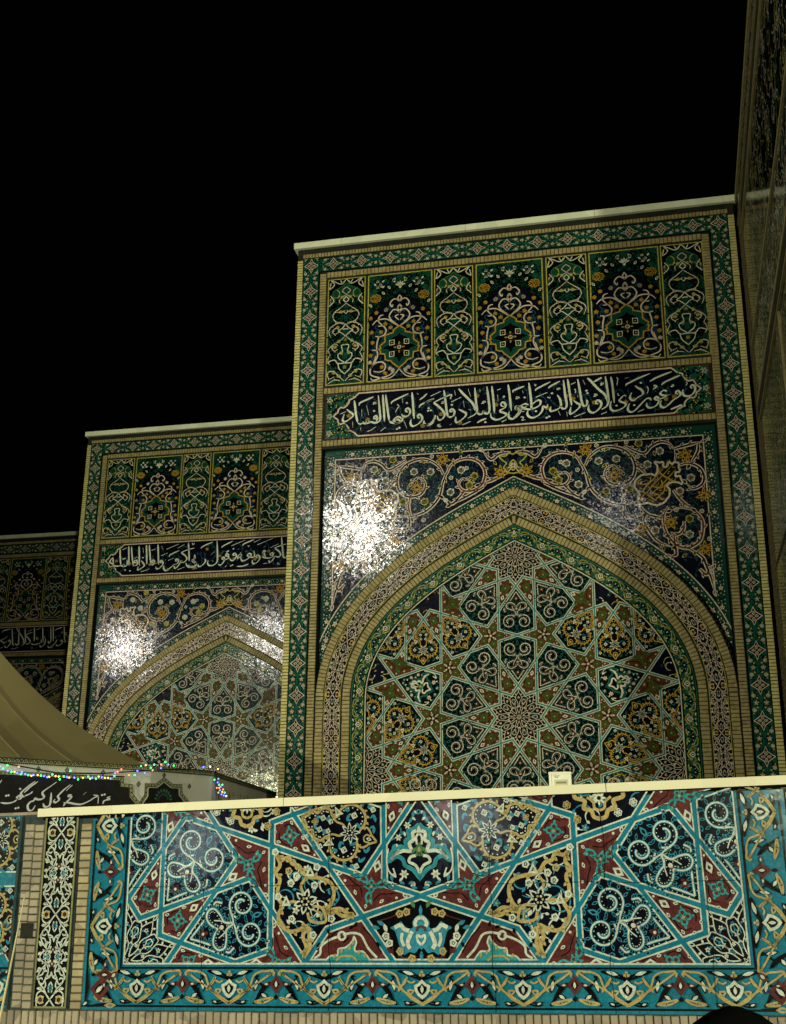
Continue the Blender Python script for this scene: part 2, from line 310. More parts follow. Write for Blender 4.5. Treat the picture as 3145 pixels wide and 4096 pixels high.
"""S -557,6007 -527,5796 -493,5533 -430,5486;S -367,5790 -483,5755 -391,5634 -361,5515 -454,5461 -535,5469;S -603,5484 -633,5511 -594,5523 -572,5444 -656,5350 -749,5340 -773,5398;S -757,5555 -812,5439 -922,5333 -1024,5284 -1070,5343;S -943,6008 -917,5809 -890,5494;S -1031,5998 -998,5760 -979,5497 -1040,5441 -1076,5526;S -1178,5608 -1175,5451 -1244,5343 -1323,5320 -1349,5391;S -1308,5995 -1284,5770 -1248,5506;S -1323,5574 -1321,5477 -1467,5416 -1601,5408 -1666,5454;d -1492,5645;d -1434,5604;d -1486,5587;S -1606,5993 -1580,5754 -1565,5517;S -1648,5835 -1805,5788 -1881,5738 -1758,5602 -1703,5521 -1767,5439 -1860,5429;S -1937,5991 -1906,5765 -1864,5461;S -2251,6003 -2139,5853 -2012,5690 -1917,5502 -1928,5431 -2023,5382;S -2148,5986 -2132,5747 -2120,5443 -2184,5414 -2228,5486;S -2401,5995 -2368,5755 -2316,5450 -2252,5416;S -2443,5533 -2489,5574 -2435,5585 -2405,5492 -2491,5358 -2571,5347 -2599,5419;S -2535,5734 -2659,5633 -2769,5584 -2617,5507 -2515,5570;m -2753,5848 -2694,5926 -2453,5970;m -1814,5868 -1672,5929;m -1534,5911 -1379,5971;m -864,5865 -794,5915 -612,5969;d -818,5622;d -1211,5662;t -2324,5807 -2232,5830;t -2373,5280 -2238,5289 -2094,5337;t -713,5645 -667,5722;m -2785,5307 -2654,5355""",
'cart':
"""o 2444,4098 2482,4153 2496,4237 2485,4290 2454,4335 2479,4349 2531,4329 2580,4336 2598,4314 2590,4262 2622,4238 2662,4257 2680,4308 2705,4322 2746,4283 2772,4312 2839,4308 2856,4275 2852,4217 2868,4169 2847,4134 2799,4132 2787,4101 2794,4059 2861,4059 2872,4006 2893,3958 2875,3912 2834,3941 2768,3956 2710,3954 2630,3902 2669,3837 2671,3785 2661,3713 2614,3654 2573,3605 2514,3577 2465,3559 2408,3568 2351,3582 2295,3611 2236,3599 2139,3595 2137,3725 2168,3765 2115,3862 2090,3927 2104,4010 2146,4060 2217,4118 2305,4123 2383,4128;S 2730,4257 2605,4124 2462,3986 2379,3898 2297,3809 2194,3711 2182,3660 2219,3642 2256,3697;S 2802,4189 2678,4056 2555,3928 2412,3802 2279,3669;S 2592,4219 2509,4130 2406,4022 2303,3923 2236,3844 2238,3802 2295,3778;S 2734,4026 2673,3973 2601,3904 2587,3822 2544,3762 2474,3704 2422,3655 2394,3667;S 2569,4237 2523,4203 2516,4156 2584,4083 2676,4019 2750,3978 2787,4023;S 2380,4076 2356,4004 2305,3955 2208,3951 2156,3975 2163,4017 2213,4045;S 2545,4012 2556,3949 2551,3876 2493,3869 2399,3902 2376,3929;S 2357,3847 2364,3805 2410,3770 2486,3745;S 2293,3757 2340,3723 2403,3656;S 2475,3725 2511,3681 2547,3653 2578,3677;t 2293,4076 2378,4050;t 2138,3924 2220,3908;t 2155,3881 2274,3842;t 2479,3787 2591,3743;t 2748,4246 2766,4218 2800,4226;t 2430,4015 2474,4028 2496,4073;t 2443,3920 2487,3932 2504,3973;t 2200,3993 2249,4000 2300,4029;d 2668,4120;d 2684,4150;d 2167,3827;d 2190,3816;d 2359,3644;d 2382,3627;d 2620,3814;d 2519,3826""",
'spandrel':
"""r 1207,4371 1118,4544 946,4632 751,4633 591,4539 507,4357 559,4146 730,4031 905,4040 986,4159 913,4267 815,4232;r 1208,4392 1277,4201 1343,3950 1524,3735 1783,3618 2046,3623;r 1265,4367 1349,4528 1529,4660 1722,4688 1948,4609 2091,4434 2117,4226 2032,4048 1877,3977 1689,4010 1600,4138 1626,4280 1743,4334 1816,4267;r 1952,4692 2100,4598 2285,4523 2405,4638 2560,4709 2709,4677 2796,4568;r 2796,4568 3004,4615 3230,4659;r 3210,4640 3181,4479 3056,4284;r 2830,4525 2791,4323;r 2850,4258 3019,4287 3197,4193 3259,4028 3212,3890 3060,3820 2974,3906;r 2636,3527 2554,3393 2541,3195 2602,2995 2738,2832 2916,2784 3104,2891 3172,3082 3168,3278 3034,3443 2855,3494 2705,3463;r 2729,3821 2863,3613 3001,3485;r 2875,3255 2859,3119 2769,3026 2658,3012;r 2696,3030 2697,2873 2709,2678 2636,2662;r 2121,3618 2259,3430 2404,3362 2550,3333;r 1896,3612 1887,3452 1958,3367 2164,3395;r 2261,3450 2214,3293 2279,3131 2414,2927 2627,2818;r 2915,2776 3121,2619 3182,2462 3239,2269 3277,2059;r 3070,2410 3170,2310 3247,2383;r -2,4497 152,4318 384,4199 578,4144;r 42,4705 241,4691 396,4595 518,4734;r 885,4021 1107,3802 1245,3895;r 537,4085 804,3944 1107,3802;r 2103,4309 2195,4262 2300,4132;r 1877,3977 1905,3793 1858,3614;g 1277,4658;g 231,4334;g 1753,4149;g 2973,4432;g 3234,3689;g 2655,3248;g 3185,2751;g 2151,3158;p 700,4302;p 1806,4454;p 1499,4434;p 2329,4314;p 3038,4022;p 2550,4545;p 2004,3888;p 2838,3794;p 2969,3289;p 2390,3125;p 2950,3016;p 1606,3872;p 1135,4025;p 2201,4715;p 792,4130;p 939,4431;w 842,4459;w 1225,3876;w 2760,3460;w 3262,2344;w 1993,4751;w 1474,4727;w 3178,3415;w 579,4793;w 3269,2921;w 1628,3527;w 1127,4294;w 2349,3684;w 2613,3748;w 2226,3813;w 2168,4469;l 294,4476;l 774,4173;l 1551,4306;l 2814,2886;l 3244,3313;l 2796,3998;l 2512,2727;l 1922,4117;l 1058,4506;l 2288,3930;l 3013,2624;l 2053,3743;l 2450,3518;l 2015,4439;l 1602,4593;l 85,4829;l 911,4747;l 2646,4272;l 2469,4448;l 3236,4475;l 1350,4093;l 2796,2616""",
'wide':
"""v -2070,6468 -1948,6328 -1816,6288 -1663,6326 -1532,6385 -1516,6500 -1597,6613 -1729,6637 -1806,6562 -1783,6466 -1685,6433 -1575,6459;v -1970,6412 -1860,6344 -1728,6309 -1575,6272 -1525,6326;v -1597,6621 -1652,6772 -1630,6877 -1542,6892;v -1521,6512 -1586,6648 -1619,6769;v -1630,6877 -1641,7032 -1664,7154 -1597,7176;v -1664,7154 -1775,7189 -1813,7289 -1753,7379 -1659,7382;v -2065,7343 -1954,7424 -1842,7509 -1731,7527 -1620,7498 -1542,7418;v -1753,7379 -1660,7490 -1686,7590 -1758,7614;v -2065,7350 -1909,7492 -1872,7585 -1933,7688 -2000,7700 -2067,7642;v -2089,7632 -2034,7736 -2068,7813;v -2069,8009 -2028,7919 -2068,7874 -2091,7925;v -2035,7907 -1956,7928 -1884,7842 -1922,7768 -1944,7812;v -2068,7788 -2011,7697;v -2055,7592 -1988,7560 -2055,7482;a -2070,8071 -1957,7985 -1821,7896 -1732,7875 -1705,7762 -1575,7724 -1482,7617 -1449,7517 -1509,7403 -1460,7326 -1531,7237 -1439,7120;q -2065,7350 -1953,7267 -1952,7219 -1797,7172 -1796,7048 -1697,6966 -1716,6909 -1681,6898 -1716,6837 -1696,6800 -1795,6786 -1806,6668 -1905,6642 -1949,6587 -2070,6485;k -2064,7218 -2030,7166 -1907,7106 -1874,6983 -1730,6910 -1873,6852 -1917,6726 -2016,6688 -2068,6574;k -1974,7065 -1885,7056 -1885,6961 -1973,6969 -1974,7065;k -1973,6826 -1884,6818 -1884,6723 -1972,6731 -1973,6826;g -1602,7971;w -1687,8263;b -2059,8205;f -1620,7668;f -1509,7559;f -1809,7712;f -2327,7717;f -1797,7420;f -1897,7334;f -1715,7255;f -1553,7048;f -1516,6783;f -1740,6532;f -1894,6488;f -1805,6397;f -1510,6641;f -1531,7261;f -1948,6446;n -1732,8194;n -1981,8283;n -1777,8039;n -1890,8150;n -1531,7792;n -2208,8309""",
'narrow':
"""e -3115,8384 -3009,8298 -2870,8232 -2840,8130 -2946,7992 -2898,7888 -2747,7737;i -3117,7948 -3000,7849 -2884,7763 -2855,7662 -2926,7559 -3085,7526;i -3112,7713 -3067,7763 -2998,7751 -2930,7768;i -3108,7492 -2971,7527 -2833,7464 -2781,7362 -2829,7233;i -3114,7249 -2986,7139 -2872,7080 -2775,6974 -2823,6883;i -2973,7053 -2917,7089 -2848,7017 -2903,6950 -2972,6981;i -2823,6883 -2764,6757 -2819,6667;i -3104,6313 -3016,6400 -2884,6530 -2771,6496 -2814,6382 -2915,6414;i -3026,6329 -2903,6342 -2767,6264;i -2991,7383 -2924,7424 -2854,7369 -2898,7300 -2990,7334;i -3110,8134 -2981,8021 -2991,7947;i -3113,8297 -3031,8213 -3110,8134;v -3121,7068 -3041,7048 -3061,6929 -2976,6868 -2997,6779 -3090,6704 -3117,6682;v -3113,6682 -2977,6682 -2911,6759 -2798,6732 -2786,6688;v -2977,6682 -3008,6565 -3112,6456;v -3115,7505 -3049,7413 -2968,7356 -3024,7325 -3109,7248;v -3121,8098 -3061,8017 -3118,7956;v -3112,7395 -3060,7389;v -2805,8450 -2872,8358 -2779,8272 -2804,8400;v -2989,8446 -3034,8375 -3070,8430;v -2799,8125 -2866,8008 -2772,7899;v -3105,8459 -3011,8360 -2805,8463;f -3112,7164;f -3010,7764;f -3185,6893;f -2958,7440;f -3028,8075;f -2895,6495;f -2916,7024;f -2994,6421;f -2986,7139;f -3111,6598""",
'banner':
"""S 65,-565 146,-570 225,-552 274,-519;S 286,-506 267,-487 298,-470 321,-501 284,-521;S 485,-280 401,-348 318,-430 331,-469 366,-484;S 522,-282 434,-349 352,-432;S 465,-409 443,-433 404,-455 364,-471;d 127,-477;d 154,-471;d 297,-384;d 266,-629;d 298,-620;S 773,-276 702,-332 608,-403 600,-439 623,-470 601,-499 543,-509 508,-495 490,-527 454,-539 418,-588 441,-647 490,-638 518,-585;S 966,-300 878,-376 832,-427 809,-460 829,-499 791,-536 759,-526 774,-496;S 993,-307 913,-383;S 714,-415 717,-511 703,-583 645,-596 618,-554;S 997,-437 962,-435 955,-454 994,-461 968,-494 913,-548 895,-582;S 894,-537 963,-535 1051,-548 1139,-549 1241,-506 1308,-461 1355,-435 1295,-422;t 1154,-428 1194,-388;S 1371,-447 1372,-533;d 1420,-421;d 1456,-411;S 1543,-433 1504,-451 1533,-470 1498,-479 1454,-497 1440,-536;S 49,-284 22,-332;d 690,-624;d 722,-610""",
'leds':
"""g -6004,-5397,-1143;r -5907,-5280,-1154;b -6063,-5467,-1166;b -5994,-5384,-1213;a -5938,-5317,-1222;b -5916,-5291,-1234;g -5883,-5252,-1245;b -5876,-5243,-1218;g -5821,-5177,-1253;a -5794,-5144,-1259;b -5777,-5124,-1250;a -5741,-5081,-1247;g -5714,-5048,-1253;b -5659,-4982,-1268;g -5616,-4931,-1230;a -5641,-4961,-1261;a -5587,-4896,-1249;g -5548,-4850,-1287;a -5560,-4863,-1253;b -5486,-4775,-1255;a -5467,-4752,-1259;g -5388,-4657,-1275;g -5463,-4748,-1172;g -5300,-4552,-1234;b -5261,-4505,-1247;g -5227,-4464,-1256;a -5205,-4438,-1227;b -5176,-4403,-1233;a -5147,-4368,-1239;a -5118,-4333,-1237;b -5094,-4305,-1246;g -5061,-4265,-1210;r -5035,-4234,-1153;b -5058,-4261,-1168;r -5002,-4194,-1116;r -4925,-4102,-1186;g -4872,-4038,-1182;b -4849,-4010,-1124;b -4777,-3924,-1147;g -4818,-3973,-1057;a -4773,-3919,-1041;g -4724,-3861,-1072;g -6035,-5434,-1190;g -5964,-5348,-1224;b -5848,-5210,-1242;b -5687,-5016,-1256;g -5514,-4808,-1249;b -5421,-4697,-1259;a -5346,-4607,-1253;a -5280,-4527,-1259;g -4693,-3820,-1026;r -4702,-3841,-1105;r -4639,-3708,-1018;b -4639,-3708,-1067;g -4607,-3643,-978;b -4583,-3592,-1009;g -4539,-3500,-1017;b -4295,-2994,-1002;w -4238,-2875,-987;a -4171,-2734,-1011;g -4196,-2786,-1169;b -4162,-2716,-1151;g -4153,-2696,-1235;g -4125,-2639,-1232;r -4151,-2693,-1280;r -4156,-2703,-1348;a -4122,-2633,-1334;b -4128,-2645,-1368;b -4107,-2601,-1384;w -4086,-2557,-1391;b -4143,-2677,-1313;r -4172,-2736,-1283;b -4138,-2666,-1261;r -4116,-2621,-1299;g -4101,-2589,-1343;b -4167,-2727,-1203;g -4884,1684,-1037;g -4939,2032,-1031""",
}


# ------------------------------------------------------------------ flat inlay drawing kit
def spline(pts, n=6, closed=False):
    """Catmull-Rom through the points"""
    P = [Vector(p[:2]) for p in pts]
    if len(P) < 3 and not closed:
        return [tuple(p) for p in P]
    out = []
    N = len(P)
    rng = range(N) if closed else range(N - 1)
    for i in rng:
        if closed:
            a, b, c, d = P[(i - 1) % N], P[i], P[(i + 1) % N], P[(i + 2) % N]
        else:
            b, c = P[i], P[i + 1]
            a = P[i - 1] if i > 0 else b * 2 - c
            d = P[i + 2] if i + 2 < N else c * 2 - b
        for k in range(n):
            t = k / n
            out.append(tuple(0.5 * ((2 * b) + (c - a) * t + (2 * a - 5 * b + 4 * c - d) * t * t +
                                    (3 * b - a - 3 * c + d) * t ** 3)))
    if not closed:
        out.append(tuple(P[-1]))
    return out


def area(p):
    return 0.5 * sum(p[i][0] * p[(i + 1) % len(p)][1] - p[(i + 1) % len(p)][0] * p[i][1] for i in range(len(p)))


def inset(poly, d):
    """mitred inset of a simple polygon"""
    if area(poly) < 0:
        poly = poly[::-1]
    n = len(poly)
    out = []
    for i in range(n):
        a, b, c = Vector(poly[i - 1]), Vector(poly[i]), Vector(poly[(i + 1) % n])
        e1, e2 = (b - a).normalized(), (c - b).normalized()
        n1, n2 = Vector((-e1.y, e1.x)), Vector((-e2.y, e2.x))
        k = 1 + n1.dot(n2)
        m = (n1 + n2) / max(k, 0.25)
        out.append(tuple(b + m * d))
    return out


def rot2(p, a, s=1.0):
    c, q = cos(a) * s, sin(a) * s
    return (p[0] * c - p[1] * q, p[0] * q + p[1] * c)


class Art:
    """a drawing in the plane: (u, v, layer) faces with materials"""

    def __init__(self):
        self.v, self.f, self.m = [], [], []

    def face(self, pts, mat, h):
        if len(pts) < 3:
            return
        if area(pts) < 0:
            pts = pts[::-1]
        i = len(self.v)
        self.v += [(p[0], p[1], h) for p in pts]
        self.f.append(tuple(range(i, i + len(pts))))
        self.m.append(mat)

    def poly(self, pts, mat, h):
        if len(pts) < 5 and len(pts) > 2:
            convex = True
            s = 0
            for i in range(len(pts)):
                a, b, c = pts[i - 1], pts[i], pts[(i + 1) % len(pts)]
                z = (b[0] - a[0]) * (c[1] - b[1]) - (b[1] - a[1]) * (c[0] - b[0])
                if z * s < 0:
                    convex = False
                s = z or s
            if convex:
                return self.face(pts, mat, h)
        for t in tessellate_polygon([[Vector((p[0], p[1], 0)) for p in pts]]):
            tri = [pts[k] for k in t]
            if abs(area(tri)) > 1e-9:
                self.face(tri, mat, h)

    def line(self, pts, w, mat, h, closed=False, taper=None):
        """ribbon; w a width or f(t, angle)"""
        P = [Vector(p[:2]) for p in pts]
        P = [p for i, p in enumerate(P) if i == 0 or (p - P[i - 1]).length > 1e-6]
        if closed and (P[0] - P[-1]).length < 1e-6:
            P.pop()
        n = len(P)
        if n < 2:
            return
        L, R = [], []
        for i in range(n):
            if closed:
                a, c = P[i - 1], P[(i + 1) % n]
            else:
                a, c = P[max(i - 1, 0)], P[min(i + 1, n - 1)]
            e1 = (P[i] - a) if (P[i] - a).length > 0 else (c - P[i])
            e2 = (c - P[i]) if (c - P[i]).length > 0 else e1
            e1, e2 = e1.normalized(), e2.normalized()
            n1, n2 = Vector((-e1.y, e1.x)), Vector((-e2.y, e2.x))
            m = (n1 + n2) / max(1 + n1.dot(n2), 0.45)
            t = i / (n - 1)
            ww = w(t, atan2(e2.y, e2.x)) if callable(w) else w
            if taper:
                ww *= taper[0] + (1 - taper[0]) * min(1, t / 0.3) if t < 0.3 else taper[1] + (1 - taper[1]) * min(1, (1 - t) / 0.3)
            L.append(tuple(P[i] + m * ww / 2))
            R.append(tuple(P[i] - m * ww / 2))
        i0 = len(self.v)
        for l, r in zip(L, R):
            self.v += [(l[0], l[1], h), (r[0], r[1], h)]
        for i in range(n if closed else n - 1):
            j = (i + 1) % n
            self.f.append((i0 + 2 * i + 1, i0 + 2 * j + 1, i0 + 2 * j, i0 + 2 * i))
            self.m.append(mat)

    def curve(self, pts, w, mat, h, n=5, closed=False, taper=None):
        self.line(spline(pts, n, closed), w, mat, h, closed, taper)

    def mcurve(self, pts, w, mat, h, n=5, taper=None):
        self.curve(pts, w, mat, h, n, False, taper)
        self.curve([(-x, y) for x, y in pts], w, mat, h, n, False, taper)

    def disc(self, x, y, r, mat, h, n=8):
        self.face([(x + r * cos(2 * pi * k / n), y + r * sin(2 * pi * k / n)) for k in range(n)], mat, h)

    def ring(self, x, y, r, w, mat, h, n=14):
        self.line([(x + r * cos(2 * pi * k / n), y + r * sin(2 * pi * k / n)) for k in range(n)], w, mat, h, True)

    def leaf(self, x, y, a, l, w, mat, h, inner=None, k=0.62):
        """pointed leaf from (x, y) outwards at angle a"""
        def sh(s):
            q = [(0, 0), (0.28, 0.42), (0.55, 0.5), (0.82, 0.26), (1, 0), (0.82, -0.26), (0.55, -0.5), (0.28, -0.42)]
            o = (1 - s) * 0.5
            return [(x + ((o + u * s) * l) * cos(a) - v * w * s * sin(a), y + ((o + u * s) * l) * sin(a) + v * w * s * cos(a)) for u, v in q]
        self.face(sh(1), mat, h)
        if inner:
            self.face(sh(k), inner, h + 1)

    def mleaf(self, x, y, a, *r, **k):
        self.leaf(x, y, a, *r, **k)
        self.leaf(-x, y, pi - a, *r, **k)

    def flower(self, x, y, r, mat, h, n=5, core=None, a0=0.0, inner=None):
        for k in range(n):
            a = a0 + 2 * pi * k / n
            self.leaf(x + 0.1 * r * cos(a), y + 0.1 * r * sin(a), a, r * 0.95, r * 2.6 / n * 1.15, mat, h, inner, 0.5)
        if core:
            self.disc(x, y, r * 0.3, core, h + 2, 6)

    def rosette(self, x, y, r, mat, h, n=6, core='black'):
        """outlined round blossom: ring of open petals"""
        for k in range(n):
            a = 2 * pi * k / n + 0.3
            self.ring(x + r * 0.6 * cos(a), y + r * 0.6 * sin(a), r * 0.3, r * 0.22, mat, h, 6)
        self.disc(x, y, r * 0.22, mat, h, 6)

    def add(self, o, x=0, y=0, a=0.0, s=1.0, mir=False, dh=0):
        i0 = len(self.v)
        c, q = cos(a) * s, sin(a) * s
        for (u, v, h) in o.v:
            if mir:
                u = -u
            self.v.append((x + u * c - v * q, y + u * q + v * c, h + dh))
        for f, m in zip(o.f, o.m):
            g = tuple(i0 + k for k in f)
            self.f.append(g[::-1] if mir else g)
            self.m.append(m)

    def warp(self, fn):
        o = Art()
        o.v = [(*fn(u, v), h) for u, v, h in self.v]
        o.f, o.m = list(self.f), list(self.m)
        return o

    def clip(self, planes):
        """keep a*u + b*v <= c for every plane"""
        o = Art()
        for f, m in zip(self.f, self.m):
            P = [self.v[k] for k in f]
            for a, b, c in planes:
                if not P:
                    break
                D = [a * p[0] + b * p[1] - c for p in P]
                if max(D) <= 1e-7:
                    continue
                Q = []
                for i in range(len(P)):
                    p, q, d, e = P[i - 1], P[i], D[i - 1], D[i]
                    if (d < 0) != (e < 0):
                        t = d / (d - e)
                        Q.append((p[0] + (q[0] - p[0]) * t, p[1] + (q[1] - p[1]) * t, p[2]))
                    if e < 0:
                        Q.append(q)
                P = Q
            if len(P) > 2:
                i = len(o.v)
                o.v += P
                o.f.append(tuple(range(i, i + len(P))))
                o.m.append(m)
        return o

    def mesh(self, name):
        return to_mesh(name, [(u, -h * LH, v) for u, v, h in self.v], self.f, self.m)


def to_mesh(name, verts, faces, mats):
    me = bpy.data.meshes.new(name)
    me.from_pydata(verts, [], faces)
    names = sorted(set(mats))
    idx = {n: i for i, n in enumerate(names)}
    for n in names:
        me.materials.append(MATS[n])
    me.polygons.foreach_set('material_index', [idx[m] for m in mats])
    me.update()
    return me


def put(name, mesh, parent=None, loc=(0, 0, 0), rot=(0, 0, 0), scale=None):
    o = bpy.data.objects.new(name, mesh)
    COL.objects.link(o)
    o.parent = parent
    o.location = loc
    o.rotation_euler = rot
    if scale:
        o.scale = scale
    return o


def tag(o, label=None, category=None, group=None, kind=None):
    for k, v in (('label', label), ('category', category), ('group', group), ('kind', kind)):
        if v:
            o[k] = v
    return o


def thing(name, loc, rotz, label, cat, group=None):
    o = put(name, None, None, loc, (0, 0, rotz))
    return tag(o, label, cat, group)


class Solid:
    """boxes and swept pieces gathered into one mesh"""

    def __init__(self):
        self.v, self.f, self.m = [], [], []

    def box(self, x0, x1, y0, y1, z0, z1, mat, M=None):
        i = len(self.v)
        c = [(x, y, z) for z in (z0, z1) for y in (y0, y1) for x in (x0, x1)]
        if M:
            c = [tuple(M @ Vector(p)) for p in c]
        self.v += c
        for q in ((0, 1, 5, 4), (1, 3, 7, 5), (3, 2, 6, 7), (2, 0, 4, 6), (4, 5, 7, 6), (0, 2, 3, 1)):
            self.f.append(tuple(i + k for k in q))
            self.m.append(mat)

    def prism(self, poly, y0, y1, mat):
        """extrude a convex or simple polygon in xz along y"""
        if area(poly) < 0:
            poly = poly[::-1]
        n = len(poly)
        i = len(self.v)
        self.v += [(p[0], y0, p[1]) for p in poly] + [(p[0], y1, p[1]) for p in poly]
        for t in tessellate_polygon([[Vector((p[0], p[1], 0)) for p in poly]]):
            tri = list(t)
            if area([poly[k] for k in tri]) < 0:
                tri = tri[::-1]
            self.f.append(tuple(i + k for k in tri))
            self.m.append(mat)
            self.f.append(tuple(i + n + k for k in tri[::-1]))
            self.m.append(mat)
        for k in range(n):
            j = (k + 1) % n
            self.f.append((i + k, i + n + k, i + n + j, i + j))
            self.m.append(mat)

    def tube(self, pts, r, mat, n=6):
        P = [Vector(p) for p in pts]
        i0 = len(self.v)
        for k, p in enumerate(P):
            t = (P[min(k + 1, len(P) - 1)] - P[max(k - 1, 0)]).normalized()
            a = t.cross(Vector((0, 0, 1)))
            if a.length < 1e-3:
                a = Vector((1, 0, 0))
            a.normalize()
            b = t.cross(a)
            rr = r[k] if isinstance(r, (list, tuple)) else r
            self.v += [tuple(p + a * rr * cos(2 * pi * q / n) + b * rr * sin(2 * pi * q / n)) for q in range(n)]
        for k in range(len(P) - 1):
            for q in range(n):
                w = (q + 1) % n
                self.f.append((i0 + k * n + q, i0 + k * n + w, i0 + k * n + n + w, i0 + k * n + n + q))
                self.m.append(mat)
        self.f.append(tuple(i0 + q for q in range(n))[::-1])
        self.m.append(mat)
        self.f.append(tuple(i0 + (len(P) - 1) * n + q for q in range(n)))
        self.m.append(mat)

    def mesh(self, name):
        return to_mesh(name, self.v, self.f, self.m)


def brick_mesh(name, w, h, mat, d=0.05, bev=0.006):
    """a brick lying in the wall face: front at y = 0, chamfered rim"""
    s = Solid()
    x, z = w / 2, h / 2
    s.v = [(-x, bev, -z), (x, bev, -z), (x, bev, z), (-x, bev, z),
           (-x + bev, 0, -z + bev), (x - bev, 0, -z + bev), (x - bev, 0, z - bev), (-x + bev, 0, z - bev),
           (-x, d, -z), (x, d, -z), (x, d, z), (-x, d, z)]
    s.f = [(4, 5, 6, 7)] + [(k, (k + 1) % 4, 4 + (k + 1) % 4, 4 + k) for k in range(4)] + \
          [(8 + k, 8 + (k + 1) % 4, (k + 1) % 4, k) for k in range(4)]
    s.m = [mat] * len(s.f)
    return s.mesh(name)


class Bricks:
    """lays bricks; the ones that show largest become parts, the rest one joined part"""

    def __init__(self):
        self.items = []      # (mesh key, x, y, z, angle, sx, sz)
        self.meshes = {}

    def kind(self, key, w, h, mat):
        self.meshes[key] = (brick_mesh('brick', w, h, mat), w * h)

    def lay(self, key, x, y, z, a=0.0):
        self.items.append((key, x, y + random.uniform(-0.004, 0.004), z, a + random.gauss(0, 0.008),
                           random.uniform(0.95, 1.0), random.uniform(0.92, 1.0), random.uniform(-0.012, 0.012)))

    def build(self, root, H, limit, world_of):
        camp = cam.matrix_world.translation
        it = sorted(self.items, key=lambda q: -self.meshes[q[0]][1] / (world_of(q[1], q[2], q[3]) - camp).length_squared)
        for key, x, y, z, a, sx, sz, ty in it[:limit]:
            put('brick', self.meshes[key][0], root, (x, y, z + H), (0, -a, ty), (sx, 1, sz))
        rest = it[limit:]
        if rest:
            V, F, M = [], [], []
            for key, x, y, z, a, sx, sz, ty in rest:
                me = self.meshes[key][0]
                mat = me.materials[0].name
                c, s = cos(a), sin(a)
                i = len(V)
                for v in me.vertices:
                    u, w = v.co.x * sx, v.co.z * sz
                    V.append((x + u * c - w * s, y + v.co.y + u * ty, z + H + u * s + w * c))
                for p in me.polygons:
                    F.append(tuple(i + k for k in p.vertices))
                    M.append(mat)
            tag(put('brickwork', to_mesh('brickwork', V, F, M), root), kind='stuff')

# ------------------------------------------------------------------ the girih tiles
FAC = dict(strap='strap_turquoise', edge='white', ground='black', line='pink', leaf='leaf_teal', red='brown_red',
           flower='green', core='yellow', white='white', gold='gold', bead='pink', g=0.0125, e=0.013, teal='turquoise')
NEAR = dict(strap='azure', edge='near_white', ground='near_navy', line='near_white', leaf='azure_light', red='maroon',
            flower='near_teal', core='sand', white='near_white', gold='sand', bead='near_white', g=0.019, e=0.0135, teal='near_teal')

KITE = [(0, .5257), (.309, .951), (.309, 1.276), (0, 1.3764), (-.309, 1.276), (-.309, .951)]
SMALL = [(0, .382), (.1625, .5), (0, 1), (-.1625, .5)]


def pol(r, deg):
    return (r * cos(radians(deg)), r * sin(radians(deg)))


def kpt(axis, al, perp):
    c, s = cos(radians(axis)), sin(radians(axis))
    return (c * al - s * perp, s * al + c * perp)


# a truncated star between two kites of one centre, axis up
TRUNC = [pol(1, 90), kpt(72, 1.276, .309), pol(1.3764, 72), pol(1.618, 90), pol(1.3764, 108), kpt(108, 1.276, -.309)]
# five-pointed star, axis up (centre of the rosette below)
PENT = []
for _k in range(5):
    for _r, _d in ((.4473, 0), (.1709, 36)):
        _q = pol(_r, 270 + 72 * _k + _d)
        PENT.append((_q[0], 1.4473 + _q[1]))
STAR = []
for _k in range(10):
    STAR += [pol(.382, 36 * _k), pol(.5257, 36 * _k + 18)]


def tile_ground(poly, P, ground):
    A = Art()
    A.poly(inset(poly, P['g']), P['edge'], 1)
    A.poly(inset(poly, P['g'] + P['e']), ground, 2)
    return A


def spiral(A, cx, cy, r, a0, turns, sgn, P, w):
    pts = []
    n = int(22 * turns)
    for k in range(n + 1):
        t = k / n
        a = a0 + sgn * turns * 2 * pi * t
        rr = r * (1 - 0.72 * t ** 1.15)
        pts.append((cx + rr * cos(a), cy + rr * sin(a)))
    A.line(pts, w * 1.9, P['leaf'], 3)
    A.line(pts, w, P['line'], 4)
    for k in range(1, n - 4, 2):
        x, y = pts[k]
        a = atan2(y - cy, x - cx)
        if k < n * 0.72:
            A.leaf(x + cos(a) * w * .7, y + sin(a) * w * .7, a + sgn * 0.45, .058, .026, P['leaf'], 3, P['ground'], .55)
        A.disc(x - cos(a) * w * 1.9, y - sin(a) * w * 1.9, w * .45, P['bead'], 4, 4)
    for k in range(n - 9, n, 3):
        x, y = pts[k]
        a = atan2(y - cy, x - cx)
        A.leaf(x, y, a + pi + .5, .035, .024, P['leaf'], 3)
    return pts


def leafy(A, pts, P, w, side=1, step=2, size=.052):
    """scroll line with a fringe of outlined leaves on one side"""
    q = spline(pts, 6)
    A.line(q, w * 2.0, P['leaf'], 3)
    A.line(q, w, P['line'], 4)
    for k in range(1, len(q) - 1, step):
        a = atan2(q[k + 1][1] - q[k - 1][1], q[k + 1][0] - q[k - 1][0])
        A.leaf(q[k][0], q[k][1], a + side * 1.15, size, .026, P['leaf'], 3, P['ground'], .5)
        A.disc(q[k][0] + side * sin(a) * w * 1.9, q[k][1] - side * cos(a) * w * 1.9, w * .45, P['bead'], 4, 4)


